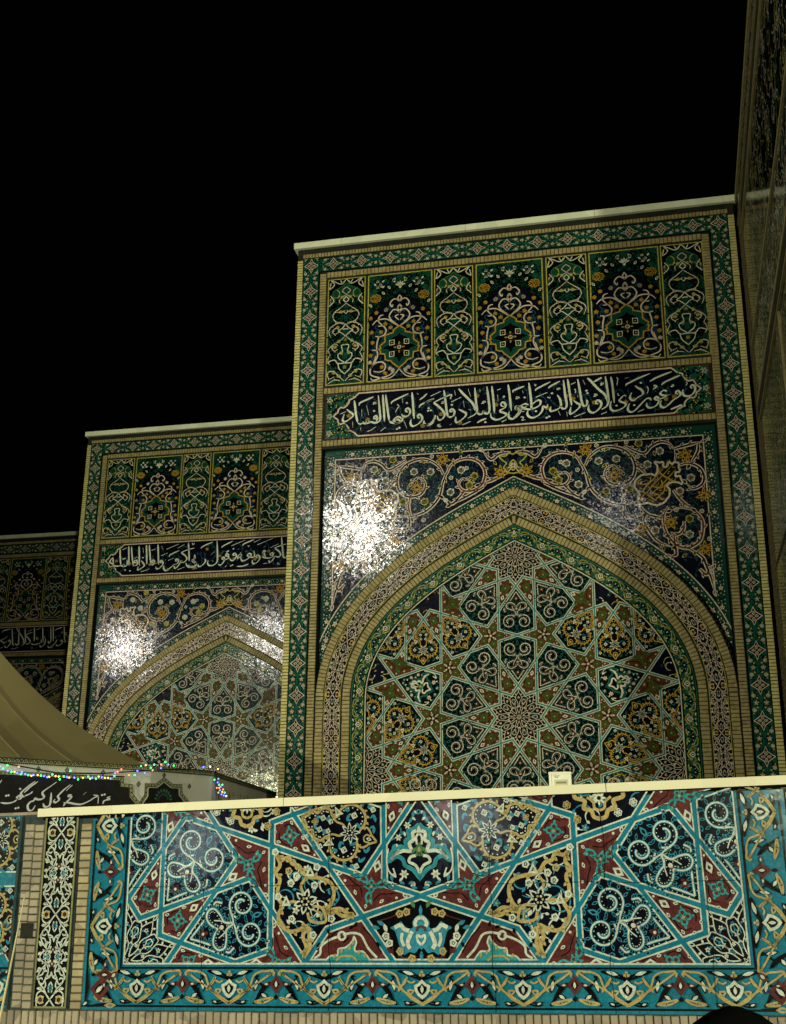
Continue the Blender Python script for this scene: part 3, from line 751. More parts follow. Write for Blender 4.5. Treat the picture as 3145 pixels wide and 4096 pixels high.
def scroll_kite(P):
    A = tile_ground(KITE, P, P['ground'])
    w = .0125
    for s in (1, -1):
        B = Art()
        spiral(B, .122, 1.145, .118, radians(222), 1.55, 1, P, w)
        leafy(B, [(0, 1.03), (.045, 1.035), (.10, 1.03)], P, w, 1, 3, .03)
        # the heart
        leafy(B, [(0, 1.035), (.035, .955), (.10, .935), (.165, .90), (.168, .845), (.12, .812), (.06, .825), (.012, .868), (0, .885)], P, w, 1, 3)
        B.curve([(0, .99), (.05, .93), (.075, .87)], w * .8, P['line'], 4, taper=(.3, 1))
        # outer fold and the leaf at the tip
        leafy(B, [(.19, .98), (.215, .93), (.20, .90)], P, w, 1, 2, .045)
        leafy(B, [(.105, .785), (.06, .72), (.0, .625)], P, w, -1, 3, .05)
        A.add(B, mir=s < 0)
    A.disc(0, .92, .020, P['line'], 4, 6)
    A.flower(0, .745, .045, P['red'], 3, 4, P['bead'])
    A.leaf(0, .87, pi / 2, .075, .05, P['red'], 3, P['bead'], .35)
    A.leaf(0, 1.20, pi / 2, .10, .045, P['leaf'], 3, P['ground'], .5)
    for s in (1, -1):
        for x, y, a in ((.26, 1.0, 1.4), (.275, 1.15, 1.6), (.25, 1.25, 2.2), (.12, 1.29, 2.6), (.22, .90, .9), (.15, .74, .8), (.05, 1.31, 2.8)):
            B = Art()
            B.leaf(x, y, a, .055, .03, P['leaf'], 3, P['ground'], .5)
            A.add(B, mir=s < 0)
    return A


def medal_kite(P):
    A = tile_ground(KITE, P, P['ground'])
    half = [(0, .605), (.035, .66), (.085, .685), (.075, .735), (.125, .765), (.135, .83), (.092, .868), (.10, .915),
            (.165, .925), (.225, .985), (.232, 1.075), (.185, 1.145), (.115, 1.165), (.06, 1.145)]
    for s in (1, -1):
        B = Art()
        q = spline(half, 5)
        B.line(q, .021, P['gold'], 3)
        for k in range(2, len(q) - 2, 3):
            a = atan2(q[k + 1][1] - q[k - 1][1], q[k + 1][0] - q[k - 1][0])
            B.leaf(q[k][0], q[k][1], a - 1.1, .040, .022, P['gold'], 3)
            B.disc(q[k][0] - sin(a) * .026, q[k][1] + cos(a) * .026, .0075, P['bead'], 4, 5)
        B.curve([(.085, .875), (.055, .92), (.05, .98), (.02, 1.02)], .017, P['gold'], 3)
        # quatrefoil at the broad end
        B.curve([(.02, 1.14), (.062, 1.15), (.085, 1.195), (.06, 1.235), (.04, 1.25), (.0, 1.312)], .017, P['gold'], 4)
        B.curve([(.0, 1.19), (.03, 1.21), (.025, 1.25)], .012, P['gold'], 4)
        # white blossoms, triangle knots and leaves
        for x, y, r in ((.05, .795, .030), (.15, 1.055, .034), (.04, .87, .026), (.185, .84, .030), (.245, 1.20, .03), (.14, .70, .022)):
            B.ring(x, y, r * .78, r * .30, P['white'], 4, 4)
            B.line([(x - r * .7, y), (x + r * .7, y)], r * .22, P['white'], 4)
            B.line([(x, y), (x, y - r * 1.2)], r * .22, P['white'], 4)
        B.line([(.105, .905), (.165, .875), (.135, .945)], .016, P['white'], 5, True)
        for x, y, a, l in ((.09, 1.0, .2, .07), (.10, 1.10, 2.4, .06), (.03, .73, 1.0, .06), (.07, .83, 2.0, .05), (.25, .93, .9, .06), (.27, 1.08, 1.3, .06),
                           (.19, .77, .7, .06), (.21, 1.22, 2.6, .07), (.12, 1.25, 2.9, .07), (.10, .64, .9, .05), (.27, 1.15, 1.8, .05), (.16, .99, -.8, .05)):
            B.leaf(x, y, a, l, .027, P['leaf'], 3)
            B.leaf(x, y, a + 1.0, l * .7, .02, P['leaf'], 3)
        A.add(B, mir=s < 0)
    A.flower(0, 1.065, .088, P['white'], 5, 8, P['ground'], .39, P['ground'])
    A.disc(0, 1.065, .038, P['ground'], 7, 8)
    for k in range(6):
        A.disc(.022 * cos(k * pi / 3), 1.065 + .022 * sin(k * pi / 3), .008, P['white'], 8, 5)
    A.rosette(0, .735, .032, P['core'], 4, 4)
    A.leaf(0, 1.215, pi / 2, .05, .028, P['white'], 5, P['ground'], .4)
    return A


def lotus_kite(P):
    A = tile_ground(KITE, P, P['ground'])
    for s in (1, -1):
        B = Art()
        out = [(0, .79), (.045, .83), (.095, .845), (.085, .90), (.12, .93), (.11, .985), (.17, .975), (.24, 1.02), (.262, 1.09),
               (.20, 1.055), (.145, 1.08), (.125, 1.13), (.06, 1.165), (0, 1.235)]
        q = spline(out, 4)
        B.curve(out, .034, P['teal'], 3, 4)
        B.curve(out, .016, P['leaf'], 4, 4)
        B.curve([(.02, .845), (.055, .865), (.05, .92), (.085, .95), (.07, 1.01), (.14, 1.01), (.20, 1.03)], .030, P['white'], 5, 4)
        B.curve([(.0, .86), (.025, .90), (.02, .96)], .018, P['white'], 5, 4)
        B.curve([(.17, 1.0), (.215, 1.045), (.245, 1.075)], .022, P['white'], 5, 4, (.5, .6))
        B.curve([(0, 1.19), (.035, 1.13), (.09, 1.10), (.075, 1.06), (.03, 1.05)], .024, P['white'], 5, 4)
        B.leaf(.03, .98, 1.0, .07, .03, 'leaf_green', 5)
        B.leaf(.0, 1.02, .8, .05, .03, 'leaf_green', 5)
        B.curve([(.25, .92), (.2, .9), (.16, .87), (.16, .82)], .012, P['leaf'], 3, 4)
        B.curve([(.27, .99), (.285, 1.08), (.27, 1.17), (.21, 1.22), (.23, 1.15)], .013, P['white'], 4, 4)
        for x, y, r in ((.135, 1.20, .04), (.10, .80, .032), (.18, .90, .03)):
            B.flower(x, y, r, P['bead'], 4, 6, P['core'])
        for x, y, a in ((.05, 1.26, .4), (.18, 1.255, 2.6), (.08, 1.30, 2.9), (.25, 1.2, 1.8), (.06, .73, 1.2), (.13, .85, .6), (.2, .95, .8), (.04, .68, 1.3)):
            B.leaf(x, y, a, .06, .028, P['leaf'], 3)
            B.leaf(x, y, a + 1.2, .045, .022, P['white'], 3)
        A.add(B, mir=s < 0)
    A.leaf(0, .94, pi / 2, .12, .06, 'leaf_green', 5, P['core'], .4)
    A.leaf(0, .80, pi / 2, .09, .035, P['white'], 5)
    A.leaf(0, 1.16, pi / 2, .10, .03, P['leaf'], 4)
    A.ring(0, .69, .018, .010, P['leaf'], 4, 5)
    return A


def quatrefoil(A, x, y, r, P, a=0.0):
    for k in range(4):
        b = a + k * pi / 2
        A.ring(x + .52 * r * cos(b), y + .52 * r * sin(b), .36 * r, .2 * r, P['flower'], 3, 7)
        A.leaf(x + .85 * r * cos(b), y + .85 * r * sin(b), b, .5 * r, .3 * r, P['flower'], 3)
    A.disc(x, y, .2 * r, P['core'], 4, 6)


def petal(A, x, y, a, P, l=.045, w=.026):
    A.leaf(x - cos(a) * l / 2, y - sin(a) * l / 2, a, l, w, P['white'], 3, P['red'], .4)


def squiggle(A, pts, P):
    A.curve(pts, .008, 'near_black' if P is NEAR else 'black', 3, 3)


def small_kite(P):
    A = tile_ground(SMALL, P, P['red'])
    quatrefoil(A, 0, .585, .068, P, pi / 4)
    for s in (1, -1):
        petal(A, s * .098, .53, radians(90 + s * 20), P)
        petal(A, s * .055, .69, radians(90 + s * 20), P)
        petal(A, s * .05, .455, radians(90 - s * 60), P, .04)
        squiggle(A, [(s * .03, .49), (s * .075, .52), (s * .085, .58), (s * .06, .64)], P)
        squiggle(A, [(s * .02, .72), (s * .035, .78), (s * .01, .83)], P)
    A.line([(0, .725), (.025, .76), (0, .795), (-.025, .76)], .017, P['white'], 3, True)
    A.disc(0, .86, .011, P['bead'], 3, 5)
    return A


def trunc_tile(P):
    A = tile_ground(TRUNC, P, P['red'])
    c = 1.36
    for k in range(3):
        a = radians((90, 205, 335)[k])
        A.leaf(.03 * cos(a), c + .03 * sin(a), a, .12, .06, P['flower'], 3, P['red'], .45)
        A.leaf(.085 * cos(a), c + .085 * sin(a), a + .7, .075, .035, P['flower'], 3, P['core'], .3)
    quatrefoil(A, 0, c, .055, P, .3)
    for s in (1, -1):
        petal(A, s * .30, 1.345, radians(90 - s * 70), P, .055, .034)
        petal(A, s * .12, 1.45, radians(90 + s * 35), P, .05)
        petal(A, s * .17, 1.29, radians(90 - s * 30), P, .045)
        A.disc(s * .235, 1.385, .013, P['bead'], 3, 5)
        squiggle(A, [(s * .06, 1.28), (s * .13, 1.33), (s * .2, 1.33)], P)
        squiggle(A, [(s * .05, 1.47), (s * .09, 1.40), (s * .15, 1.38), (s * .24, 1.34)], P)
    A.line([(0, 1.15), (.028, 1.19), (0, 1.23), (-.028, 1.19)], .017, P['white'], 3, True)
    petal(A, 0, 1.53, pi / 2, P, .04)
    return A


def pent_tile(P):
    A = tile_ground(PENT, P, P['red'])
    c = 1.4473
    for k in range(5):
        a = radians(270 + 72 * k)
        quatrefoil(A, .145 * cos(a), c + .145 * sin(a), .05, P, a)
        A.disc(.27 * cos(a), c + .27 * sin(a), .013, P['bead'], 3, 5)
        A.disc(.35 * cos(a), c + .35 * sin(a), .010, P['white'], 3, 5)
        A.disc(.235 * cos(a + .12), c + .235 * sin(a + .12), .010, P['bead'], 3, 5)
        A.disc(.235 * cos(a - .12), c + .235 * sin(a - .12), .010, P['bead'], 3, 5)
        A.leaf(.035 * cos(a + .63), c + .035 * sin(a + .63), a + .63, .085, .03, P['white'], 4, P['ground'], .4)
        A.leaf(.03 * cos(a), c + .03 * sin(a), a, .06, .02, 'black', 3)
    A.disc(0, c, .02, P['white'], 5, 6)
    return A


def lace(A, x, y, r, P, n=10, a0=0.0):
    """tendril lace of a star centre"""
    w = .0175 * r
    for k in range(n):
        a = a0 + 2 * pi * k / n
        B = Art()
        for s in (1, -1):
            C = Art()
            C.curve([(.12 * r, 0), (.20 * r, .035 * r), (.30 * r, .055 * r), (.40 * r, .02 * r), (.50 * r, .045 * r), (.60 * r, .10 * r), (.70 * r, .065 * r), (.80 * r, 0)], w, P['line'], 4, 3)
            C.curve([(.30 * r, .055 * r), (.33 * r, .105 * r), (.42 * r, .125 * r), (.50 * r, .105 * r), (.56 * r, .145 * r), (.55 * r, .18 * r)], w, P['line'], 4, 3)
            C.curve([(.60 * r, .10 * r), (.66 * r, .15 * r), (.64 * r, .205 * r)], w, P['line'], 4, 3, taper=(1, .5))
            C.curve([(.20 * r, .035 * r), (.24 * r, .078 * r), (.30 * r, .098 * r)], w, P['leaf'], 3, 3)
            C.curve([(.43 * r, .06 * r), (.47 * r, .085 * r), (.53 * r, .075 * r)], w, P['leaf'], 3, 3)
            C.curve([(.44 * r, .165 * r), (.52 * r, .165 * r), (.60 * r, .18 * r)], w, P['leaf'], 3, 3)
            C.leaf(.70 * r, .065 * r, .9, .07 * r, .035 * r, P['line'], 4)
            C.leaf(.42 * r, .125 * r, 2.2, .06 * r, .03 * r, P['line'], 4)
            C.leaf(.56 * r, .06 * r, -.5, .06 * r, .03 * r, P['leaf'], 3)
            B.add(Art_flip(C, s))
        B.flower(.335 * r, 0, .035 * r, P['white'], 5, 5)
        B.flower(.62 * r, 0, .042 * r, P['bead'], 5, 5, P['red'])
        B.leaf(.80 * r, 0, 0, .13 * r, .06 * r, P['line'], 4, P['ground'], .5)
        A.add(B, x, y, a)
    A.flower(x, y, .10 * r, P['line'], 4, 8, P['ground'], 0, P['ground'])


def star_tile(P):
    A = tile_ground(STAR, P, P['ground'])
    lace(A, 0, 0, .52, P, 10, radians(18))
    return A


def free_tile(poly, P, ground, density=60, seed=1, lines=True, mats=None, strap=True):
    """an odd-shaped filler with tendrils, leaves and blossoms grown inside its outline"""
    rnd = random.Random(seed)
    A = tile_ground(poly, P, ground) if strap else Art()
    inner = inset(poly, P['g'] + P['e'] + .02)
    xs, ys = [p[0] for p in inner], [p[1] for p in inner]
    mats = mats or [P['leaf'], P['leaf'], P['line'], P['white']]

    def inside(x, y):
        c = False
        for i in range(len(inner)):
            (x1, y1), (x2, y2) = inner[i - 1], inner[i]
            if (y1 > y) != (y2 > y) and x < (x2 - x1) * (y - y1) / (y2 - y1) + x1:
                c = not c
        return c
    k = 0
    for _ in range(density * 30):
        if k >= density:
            break
        x, y = rnd.uniform(min(xs), max(xs)), rnd.uniform(min(ys), max(ys))
        if not inside(x, y):
            continue
        a = rnd.uniform(0, 2 * pi)
        t = rnd.random()
        if t < .55 and lines:
            q = [(x, y)]
            b = a
            tw = rnd.choice((-1, 1)) * rnd.uniform(.35, .6)
            for s in range(6):
                nx, ny = q[-1][0] + .036 * cos(b), q[-1][1] + .036 * sin(b)
                if not inside(nx, ny):
                    break
                q.append((nx, ny))
                b += tw
            if len(q) > 2:
                mm = rnd.choice(mats)
                A.curve(q, .012, mm, 3, 2, taper=(.5, .4))
                A.leaf(q[-1][0], q[-1][1], b, .04, .024, mm, 3)
        elif t < .85:
            if inside(x + .05 * cos(a), y + .05 * sin(a)):
                A.leaf(x, y, a, .05, .026, rnd.choice(mats), 3)
        else:
            A.flower(x, y, .034, rnd.choice(mats), 4, 5, P['core'])
        k += 1
    return A


TILE_ART = {}


def tile_art(kind, P):
    key = (kind, id(P))
    if key not in TILE_ART:
        TILE_ART[key] = dict(scroll_kite=scroll_kite, medallion_kite=medal_kite, lotus_kite=lotus_kite, small_kite=small_kite,
                             truncated_star=trunc_tile, five_point_star=pent_tile, ten_point_star=star_tile)[kind](P)
    return TILE_ART[key]


SHAPE = dict(scroll_kite=KITE, medallion_kite=KITE, lotus_kite=KITE, small_kite=SMALL, truncated_star=TRUNC, five_point_star=PENT, ten_point_star=STAR)
TILE_MESH = {}


def lay_tiles(spec, P, parent, planes, H, y=0.0, oz=0.0):
    """spec: (kind, cx, cy, axis degrees).  Tiles cut by the frame get a mesh of their own."""
    for kind, cx, cy, ax in spec:
        a = radians(ax - 90)
        pts = [rot2(p, a) for p in SHAPE[kind]]
        pts = [(x + cx, z + cy) for x, z in pts]
        full = all(p * x + q * z <= c + 1e-4 for x, z in pts for p, q, c in planes)
        out = any(all(p * x + q * z >= c - .02 for x, z in pts) for p, q, c in planes)
        if out:
            continue
        name = kind + '_tile'
        if full:
            key = (kind, id(P))
            if key not in TILE_MESH:
                TILE_MESH[key] = tile_art(kind, P).mesh(name)
            put(name, TILE_MESH[key], parent, (cx, y, cy + H), (0, -a, 0))
        else:
            B = Art()
            B.add(tile_art(kind, P), cx, cy, a)
            B = B.clip(planes)
            if len(B.f) > 3:
                put(name, B.mesh(name), parent, (0, y, H))


# ------------------------------------------------------------------ traced lettering and scrolls
def parse(s):
    out = []
    for part in s.split(';'):
        t = part.split()
        if t:
            out.append((t[0], [tuple(int(c) / 1000 for c in q.split(',')) for q in t[1:]]))
    return out


def nib(w0, w1, th=radians(30)):
    return lambda t, a: (w0 + (w1 - w0) * abs(sin(a - th)) ** .8) * min(1, .45 + 3.2 * t, .35 + 4.5 * (1 - t))


def write(A, key, mat, h, sw=1.0):
    for k, p in parse(DATA[key] if key in DATA else key):
        if k == 'S':
            A.line(spline(p, 5), nib(.018 * sw, .042 * sw), mat, h)
        elif k == 'm':
            A.line(spline(p, 4), nib(.015 * sw, .034 * sw, radians(75)), mat, h)
        elif k == 't':
            A.line(spline(p, 4), nib(.010 * sw, .017 * sw), mat, h)
        elif k == 'd':
            x, y = p[0]
            r = .027 * sw
            A.face([(x - r, y), (x, y - r * .8), (x + r, y), (x, y + r * .8)], mat, h)


def vine(A, x0, x1, z0, z1, seed, hue, leaf, h):
    """curling stem with leaves and gold blossoms behind the script"""
    rnd = random.Random(seed)
    n = int((x1 - x0) / .34)
    for k in range(n):
        cx = x0 + (k + .5) * (x1 - x0) / n
        cz = (z0 + z1) / 2 + (.10 if k % 2 else -.10)
        s = 1 if k % 2 else -1
        q = []
        for j in range(17):
            a = pi * 1.0 + s * 2 * pi * .92 * j / 16
            r = (z1 - z0) * .36 * (1 - .35 * j / 16)
            q.append((cx + r * .62 * cos(a), cz + r * sin(a) * s))
        A.line(q, .011, hue, h)
        for j in range(1, 16, 2):
            a = rnd.uniform(0, 6.28)
            A.leaf(q[j][0], q[j][1], a, .075, .024, leaf, h)
        x, z = q[rnd.choice((3, 8, 16))]
        A.rosette(x, z, .042, 'gold', h, 5)

# ------------------------------------------------------------------ the arch curve
ZB = -1.75            # how far down the ornament is carried


def bez(p0, p1, p2, p3, n):
    return [tuple((1 - t) ** 3 * a + 3 * (1 - t) ** 2 * t * b + 3 * (1 - t) * t * t * c + t ** 3 * d for a, b, c, d in zip(p0, p1, p2, p3))
            for t in [k / n for k in range(n + 1)]]


ARCH = [(2.617, ZB + k * (0.3 - ZB) / 12) for k in range(12)] + bez((2.617, .3), (2.64, 1.62), (1.15, 2.43), (0, 3.02), 48)
_dx, _dz = -1.15, .59
ARCH += [(_dx * k * .1, 3.02 + _dz * k * .1) for k in range(1, 9)]
ARCH_S = [0.0]
for _i in range(1, len(ARCH)):
    ARCH_S.append(ARCH_S[-1] + hypot(ARCH[_i][0] - ARCH[_i - 1][0], ARCH[_i][1] - ARCH[_i - 1][1]))
_N = []
for _i in range(len(ARCH)):
    a, b = ARCH[max(_i - 1, 0)], ARCH[min(_i + 1, len(ARCH) - 1)]
    l = hypot(b[0] - a[0], b[1] - a[1])
    _N.append(((b[1] - a[1]) / l, -(b[0] - a[0]) / l))


def arch_at(s, d):
    """point at arc length s of the right half, offset d outwards, and the direction there"""
    import bisect
    i = min(max(bisect.bisect(ARCH_S, s) - 1, 0), len(ARCH) - 2)
    t = (s - ARCH_S[i]) / (ARCH_S[i + 1] - ARCH_S[i])
    x = ARCH[i][0] + (ARCH[i + 1][0] - ARCH[i][0]) * t
    z = ARCH[i][1] + (ARCH[i + 1][1] - ARCH[i][1]) * t
    nx = _N[i][0] + (_N[i + 1][0] - _N[i][0]) * t
    nz = _N[i][1] + (_N[i + 1][1] - _N[i][1]) * t
    return (x + nx * d, z + nz * d), atan2(nx, -nz)


S_END = ARCH_S[-1]
HALF = [(-1, 0, 0)]       # x >= 0


def both_halves(A):
    """right half, cut on the axis, and its mirror image"""
    R = A.clip(HALF)
    B = Art()
    B.add(R)
    B.add(R, mir=True)
    return B


def along_arch(unit, L, d, s0=0.0, s1=None, phase=0.0):
    """repeat a unit drawn along u (length L) on the offset curve"""
    A = Art()
    s = s0 + phase
    while s < (s1 or S_END) + L / 2:
        A.add(unit.warp(lambda u, v: arch_at(min(max(s + u, 0), S_END), d + v)[0]))
        s += L
    return A


def arch_line(d, w, mat, h, A):
    A.line([arch_at(S_END * k / 110, d)[0] for k in range(111)], w, mat, h)


def arch_sheet(d0, d1, mat, h, A):
    n = 110
    for k in range(n):
        s, t = S_END * k / n, S_END * (k + 1) / n
        A.face([arch_at(s, d0)[0], arch_at(s, d1)[0], arch_at(t, d1)[0], arch_at(t, d0)[0]], mat, h)


# inner outline of the tympanum as half planes (it is convex)
ARCH_PLANES = []
for _k in range(0, 60):
    (x1, z1), (x2, z2) = ARCH[_k], ARCH[_k + 1]
    if ARCH[_k][0] < -0.01:
        break
    l = hypot(x2 - x1, z2 - z1)
    nx, nz = (z2 - z1) / l, -(x2 - x1) / l
    if _k % 3 == 0 or _k > 50:
        c = nx * x1 + nz * z1 + .012
        ARCH_PLANES += [(nx, nz, c), (-nx, nz, c)]
ARCH_PLANES.append((0, -1, -ZB))


# ------------------------------------------------------------------ repeating strips
def border_unit():
    """flower border, one repeat .56 long on v, .33 wide on u"""
    A = Art()
    L, W = .56, .33
    A.face([(-W / 2, -L / 2), (W / 2, -L / 2), (W / 2, L / 2), (-W / 2, L / 2)], 'turquoise', 1)
    for s in (1, -1):
        A.line([(s * (W / 2 - .006), -L / 2), (s * (W / 2 - .006), L / 2)], .012, 'black', 2)
    dia = [(0, .155), (.03, .075), (.075, .04), (.135, 0), (.075, -.04), (.03, -.075), (0, -.155),
           (-.03, -.075), (-.075, -.04), (-.135, 0), (-.075, .04), (-.03, .075)]
    A.poly([(x * 1.12, y * 1.12) for x, y in dia], 'black', 2)
    A.line(dia, .013, 'pink', 3, True)
    for k, l in ((0, .07), (1, .075), (2, .07), (3, .075)):
        A.leaf(.012 * cos(k * pi / 2), .012 * sin(k * pi / 2), k * pi / 2, l, .05, 'pink', 3, 'black', .62)
        A.disc(.048 * cos(k * pi / 2), .048 * sin(k * pi / 2), .010, 'white', 6, 4)
    A.line([(0, .155), (0, .19), (.03, .22), (0, .28)], .012, 'black', 2)
    for sx in (1, -1):
        for sy in (1, -1):
            B = Art()
            B.leaf(.138, .085, 2.0, .062, .034, 'black', 2, 'yellow', .62)
            B.flower(.112, .165, .042, 'black', 2, 6)
            B.rosette(.112, .165, .034, 'white', 4, 6)
            B.leaf(.035, .185, .7, .062, .038, 'black', 2, 'yellow', .66)
            B.leaf(.02, .11, .9, .055, .026, 'black', 2, 'green', .5)
            B.leaf(.08, .105, 1.5, .05, .02, 'black', 2)
            B.leaf(.135, .215, 1.6, .05, .024, 'black', 2, 'green', .4)
            B.leaf(.02, .235, .5, .05, .02, 'black', 2)
            A.add(Art_flip(B, sy), mir=sx < 0)
    rnd = random.Random(6)
    for _ in range(26):
        x, y, a = rnd.uniform(.02, .14), rnd.uniform(.06, .27), rnd.uniform(0, 6.28)
        for sx in (1, -1):
            for sy in (1, -1):
                A.leaf(sx * x, sy * y, a if sx * sy > 0 else pi - a, .034, .012, 'black', 2)
    for sx in (1, -1):
        A.disc(sx * .078, .28, .044, 'black', 3, 8)
        for k in range(5):
            a = .3 + 2 * pi * k / 5
            A.leaf(sx * .078 + .006 * cos(a), .28 + .006 * sin(a), a, .036, .024, 'pink', 4, 'dark_red', .45)
        A.disc(sx * .078, .28, .010, 'white', 6, 5)
    A.leaf(0, .262, pi / 2, .036, .03, 'black', 3, 'teal', .6)
    return A


def Art_flip(B, sy):
    if sy > 0:
        return B
    o = Art()
    o.v = [(u, -v, h) for u, v, h in B.v]
    o.f = [f[::-1] for f in B.f]
    o.m = list(B.m)
    return o


def arabesque_unit(P, L=.72, W=.27):
    """white interlace, one repeat L long on u, W wide on v; symmetric both ways"""
    A = Art()
    k = W / .27
    lw = .0118 * k
    Q = [
        [(0, 0), (.045, .035), (.09, .06), (.14, .105), (.20, .120), (.255, .095), (.30, .055), (.36, .02)],
        [(.045, .035), (.075, .075), (.055, .115), (.02, .125)],
        [(.09, .06), (.12, .045), (.17, .055), (.23, .03), (.29, .045), (.36, .085)],
        [(.14, .105), (.13, .075), (.16, .06)],
        [(.20, .12), (.21, .085), (.25, .07), (.27, .085)],
        [(.30, .055), (.325, .10), (.36, .12)],
        [(.17, .055), (.19, .015), (.235, .0)],
        [(.06, .012), (.11, .018), (.15, .0)],
        [(.02, .055), (.03, .09), (.005, .112)],
        [(.075, .075), (.10, .10), (.09, .125)],
        [(.17, .115), (.18, .09), (.165, .075)],
        [(.255, .095), (.265, .12), (.245, .128)],
        [(.23, .03), (.25, .06), (.28, .065)],
        [(.29, .045), (.31, .075), (.30, .095)],
        [(.33, .035), (.345, .06), (.335, .09)],
        [(.19, .015), (.20, .04), (.185, .05)],
    ]
    for sx in (1, -1):
        for sy in (1, -1):
            B = Art()
            for q in Q:
                B.curve([(x * L / .72, y * k) for x, y in q], lw, P['line2'], 4, 3, taper=(1, .55))
            for x, y, a, l in ((.105, .085, 2.2, .04), (.155, .112, .4, .05), (.26, .11, 2.4, .045), (.32, .11, .9, .04), (.03, .11, 2.6, .04), (.30, .025, .5, .04), (.23, .055, .8, .035)):
                B.leaf(x * L / .72, y * k, a, l * k, .022 * k, P['line2'], 4)
            for x, y in ((.27, .018), (.31, .012), (.335, .042)):
                B.leaf(x * L / .72, y * k, .5, .03 * k, .016 * k, P['line2'], 4)
            A.add(Art_flip(B, sy), mir=sx < 0)
    for s in (1, -1):
        A.flower(s * .098 * L / .72, 0, .026 * k, P['leaf'], 5, 4, P['ground'], .78)
        A.ring(0, s * .085 * k, .026 * k, .011 * k, P['gold'], 5, 6)
        A.disc(0, s * .085 * k, .012 * k, P['red'], 5, 5)
        A.flower(s * L / 2, s * .05 * k, .022 * k, P['leaf'], 5, 4)
        A.flower(s * .30 * L / .72, 0, .026 * k, P['red'], 3, 4, P['line2'])
    return A


def scroll_unit(P, k=1.0):
    """yellow and black scroll border; repeat .842k on u, .317k on v, mirror-symmetric"""
    A = Art()
    blk, wht, gld = P['blk'], P['white'], P['gold2']
    for s in (1, -1):
        B = Art()
        B.curve([(0, .068), (.045, .105), (.095, .125), (.155, .14), (.185, .135)], .018, blk, 4, 5, (.4, .6))
        B.leaf(.05, .108, .28, .135, .042, blk, 4, wht, .74)
        B.curve([(.372, .12), (.32, .138), (.262, .130), (.218, .10), (.200, .05), (.178, .0), (.135, -.045), (.08, -.095), (0, -.128)], .0165, gld, 5, 5, (.5, .8))
        B.curve([(.39, .10), (.40, .125), (.372, .12), (.345, .105)], .015, gld, 5, 4)
        B.curve([(.13, .085), (.15, .04), (.185, .01), (.20, -.02)], .015, gld, 5, 4, (.5, .6))
        B.curve([(.06, .058), (.09, .045), (.125, .06)], .014, gld, 5, 4)
        B.curve([(.075, -.02), (.10, -.05), (.12, -.02)], .014, gld, 5, 4, (.6, .4))
        B.curve([(.385, -.085), (.34, -.118), (.285, -.128), (.235, -.118)], .016, gld, 5, 4, (.5, .4))
        B.disc(.30, -.118, .016, gld, 5, 6)
        B.disc(.30, -.116, .007, P['dia'], 6, 5)
        B.curve([(.35, .03), (.30, .0), (.27, -.045), (.245, -.10), (.22, -.135)], .020, blk, 4, 5, (.6, 1))
        B.curve([(.30, .01), (.262, .055), (.24, .09), (.262, .10)], .017, blk, 4, 4)
        B.leaf(.252, .085, -1.75, .125, .040, blk, 4, wht, .72)
        B.leaf(.275, -.04, -.62, .095, .044, blk, 4, wht, .62)
        B.curve([(.0, -.098), (.05, -.125), (.10, -.140), (.14, -.128)], .015, blk, 4, 4, (.6, .5))
        B.leaf(.09, -.135, .35, .075, .034, blk, 4, wht, .5)
        B.leaf(.15, .095, 2.5, .06, .028, P['ground2'], 3)
        A.add(B, mir=s < 0)
    og = [(0, .066), (.03, .036), (.062, .02), (.056, -.02), (.034, -.056), (0, -.082), (-.034, -.056), (-.056, -.02), (-.062, .02), (-.03, .036)]
    A.poly([(x * 1.12, y * 1.12) for x, y in og], wht, 6)
    A.poly([(x * .66, -.004 + y * .66) for x, y in og], blk, 7)
    A.leaf(0, -.042, pi / 2, .068, .028, wht, 8)
    A.flower(0, .118, .028, gld, 6, 3, None, pi / 2)
    for s in (.421,):
        A.poly([(s, .112), (s + .034, .06), (s + .068, .03), (s + .034, -.004), (s, -.056), (s - .034, -.004), (s - .068, .03), (s - .034, .06)], P['dia'], 6)
        A.poly([(s, .066), (s + .03, .03), (s, -.012), (s - .03, .03)], blk, 7)
        A.leaf(s, .002, pi / 2, .056, .024, wht, 8)
        for q in (1, -1):
            A.leaf(s + q * .055, .03, 0 if q > 0 else pi, .065, .035, P['dia'], 6, wht, .5)
        A.leaf(s, -.105, pi / 2, .05, .034, blk, 6)
    if k != 1.0:
        A.v = [(u * k, v * k, h) for u, v, h in A.v]
    return A


def vine_unit(L=.33, W=.16):
    """small dark floral border: white dash leaves on a black vine, a five-petalled flower"""
    A = Art()
    A.curve([(-L / 2, .03), (-.11, .055), (-.05, .02), (0, -.03), (.06, -.055), (.12, -.01), (L / 2, .03)], .013, 'black', 3, 4)
    A.curve([(-L / 2, -.045), (-.10, -.05), (-.04, -.02), (.05, .05), (.11, .055), (L / 2, -.045)], .011, 'black', 3, 4)
    rnd = random.Random(3)
    for x, y, a in ((-.125, .045, .4), (-.12, -.04, -.5), (-.09, .005, 1.2), (-.055, .055, .2), (-.06, -.055, .1), (.055, .0, -1.0), (.06, -.052, .3),
                    (.075, .052, -.3), (.11, .0, .8), (.12, .055, .2), (.125, -.05, -.4)):
        A.leaf(x - .02 * cos(a), y - .02 * sin(a), a, .048, .024, 'black', 3, 'white', .62)
    A.disc(0, 0, .046, 'black', 4, 8)
    A.flower(0, 0, .044, 'pink', 5, 5, 'yellow')
    return A


FAC2 = dict(FAC, line2='pink', blk='black', gold2='yellow', ground2='teal', dia='black')
NEAR2 = dict(NEAR, line2='near_white', blk='near_black', gold2='sand', ground2='azure_light', dia='maroon')


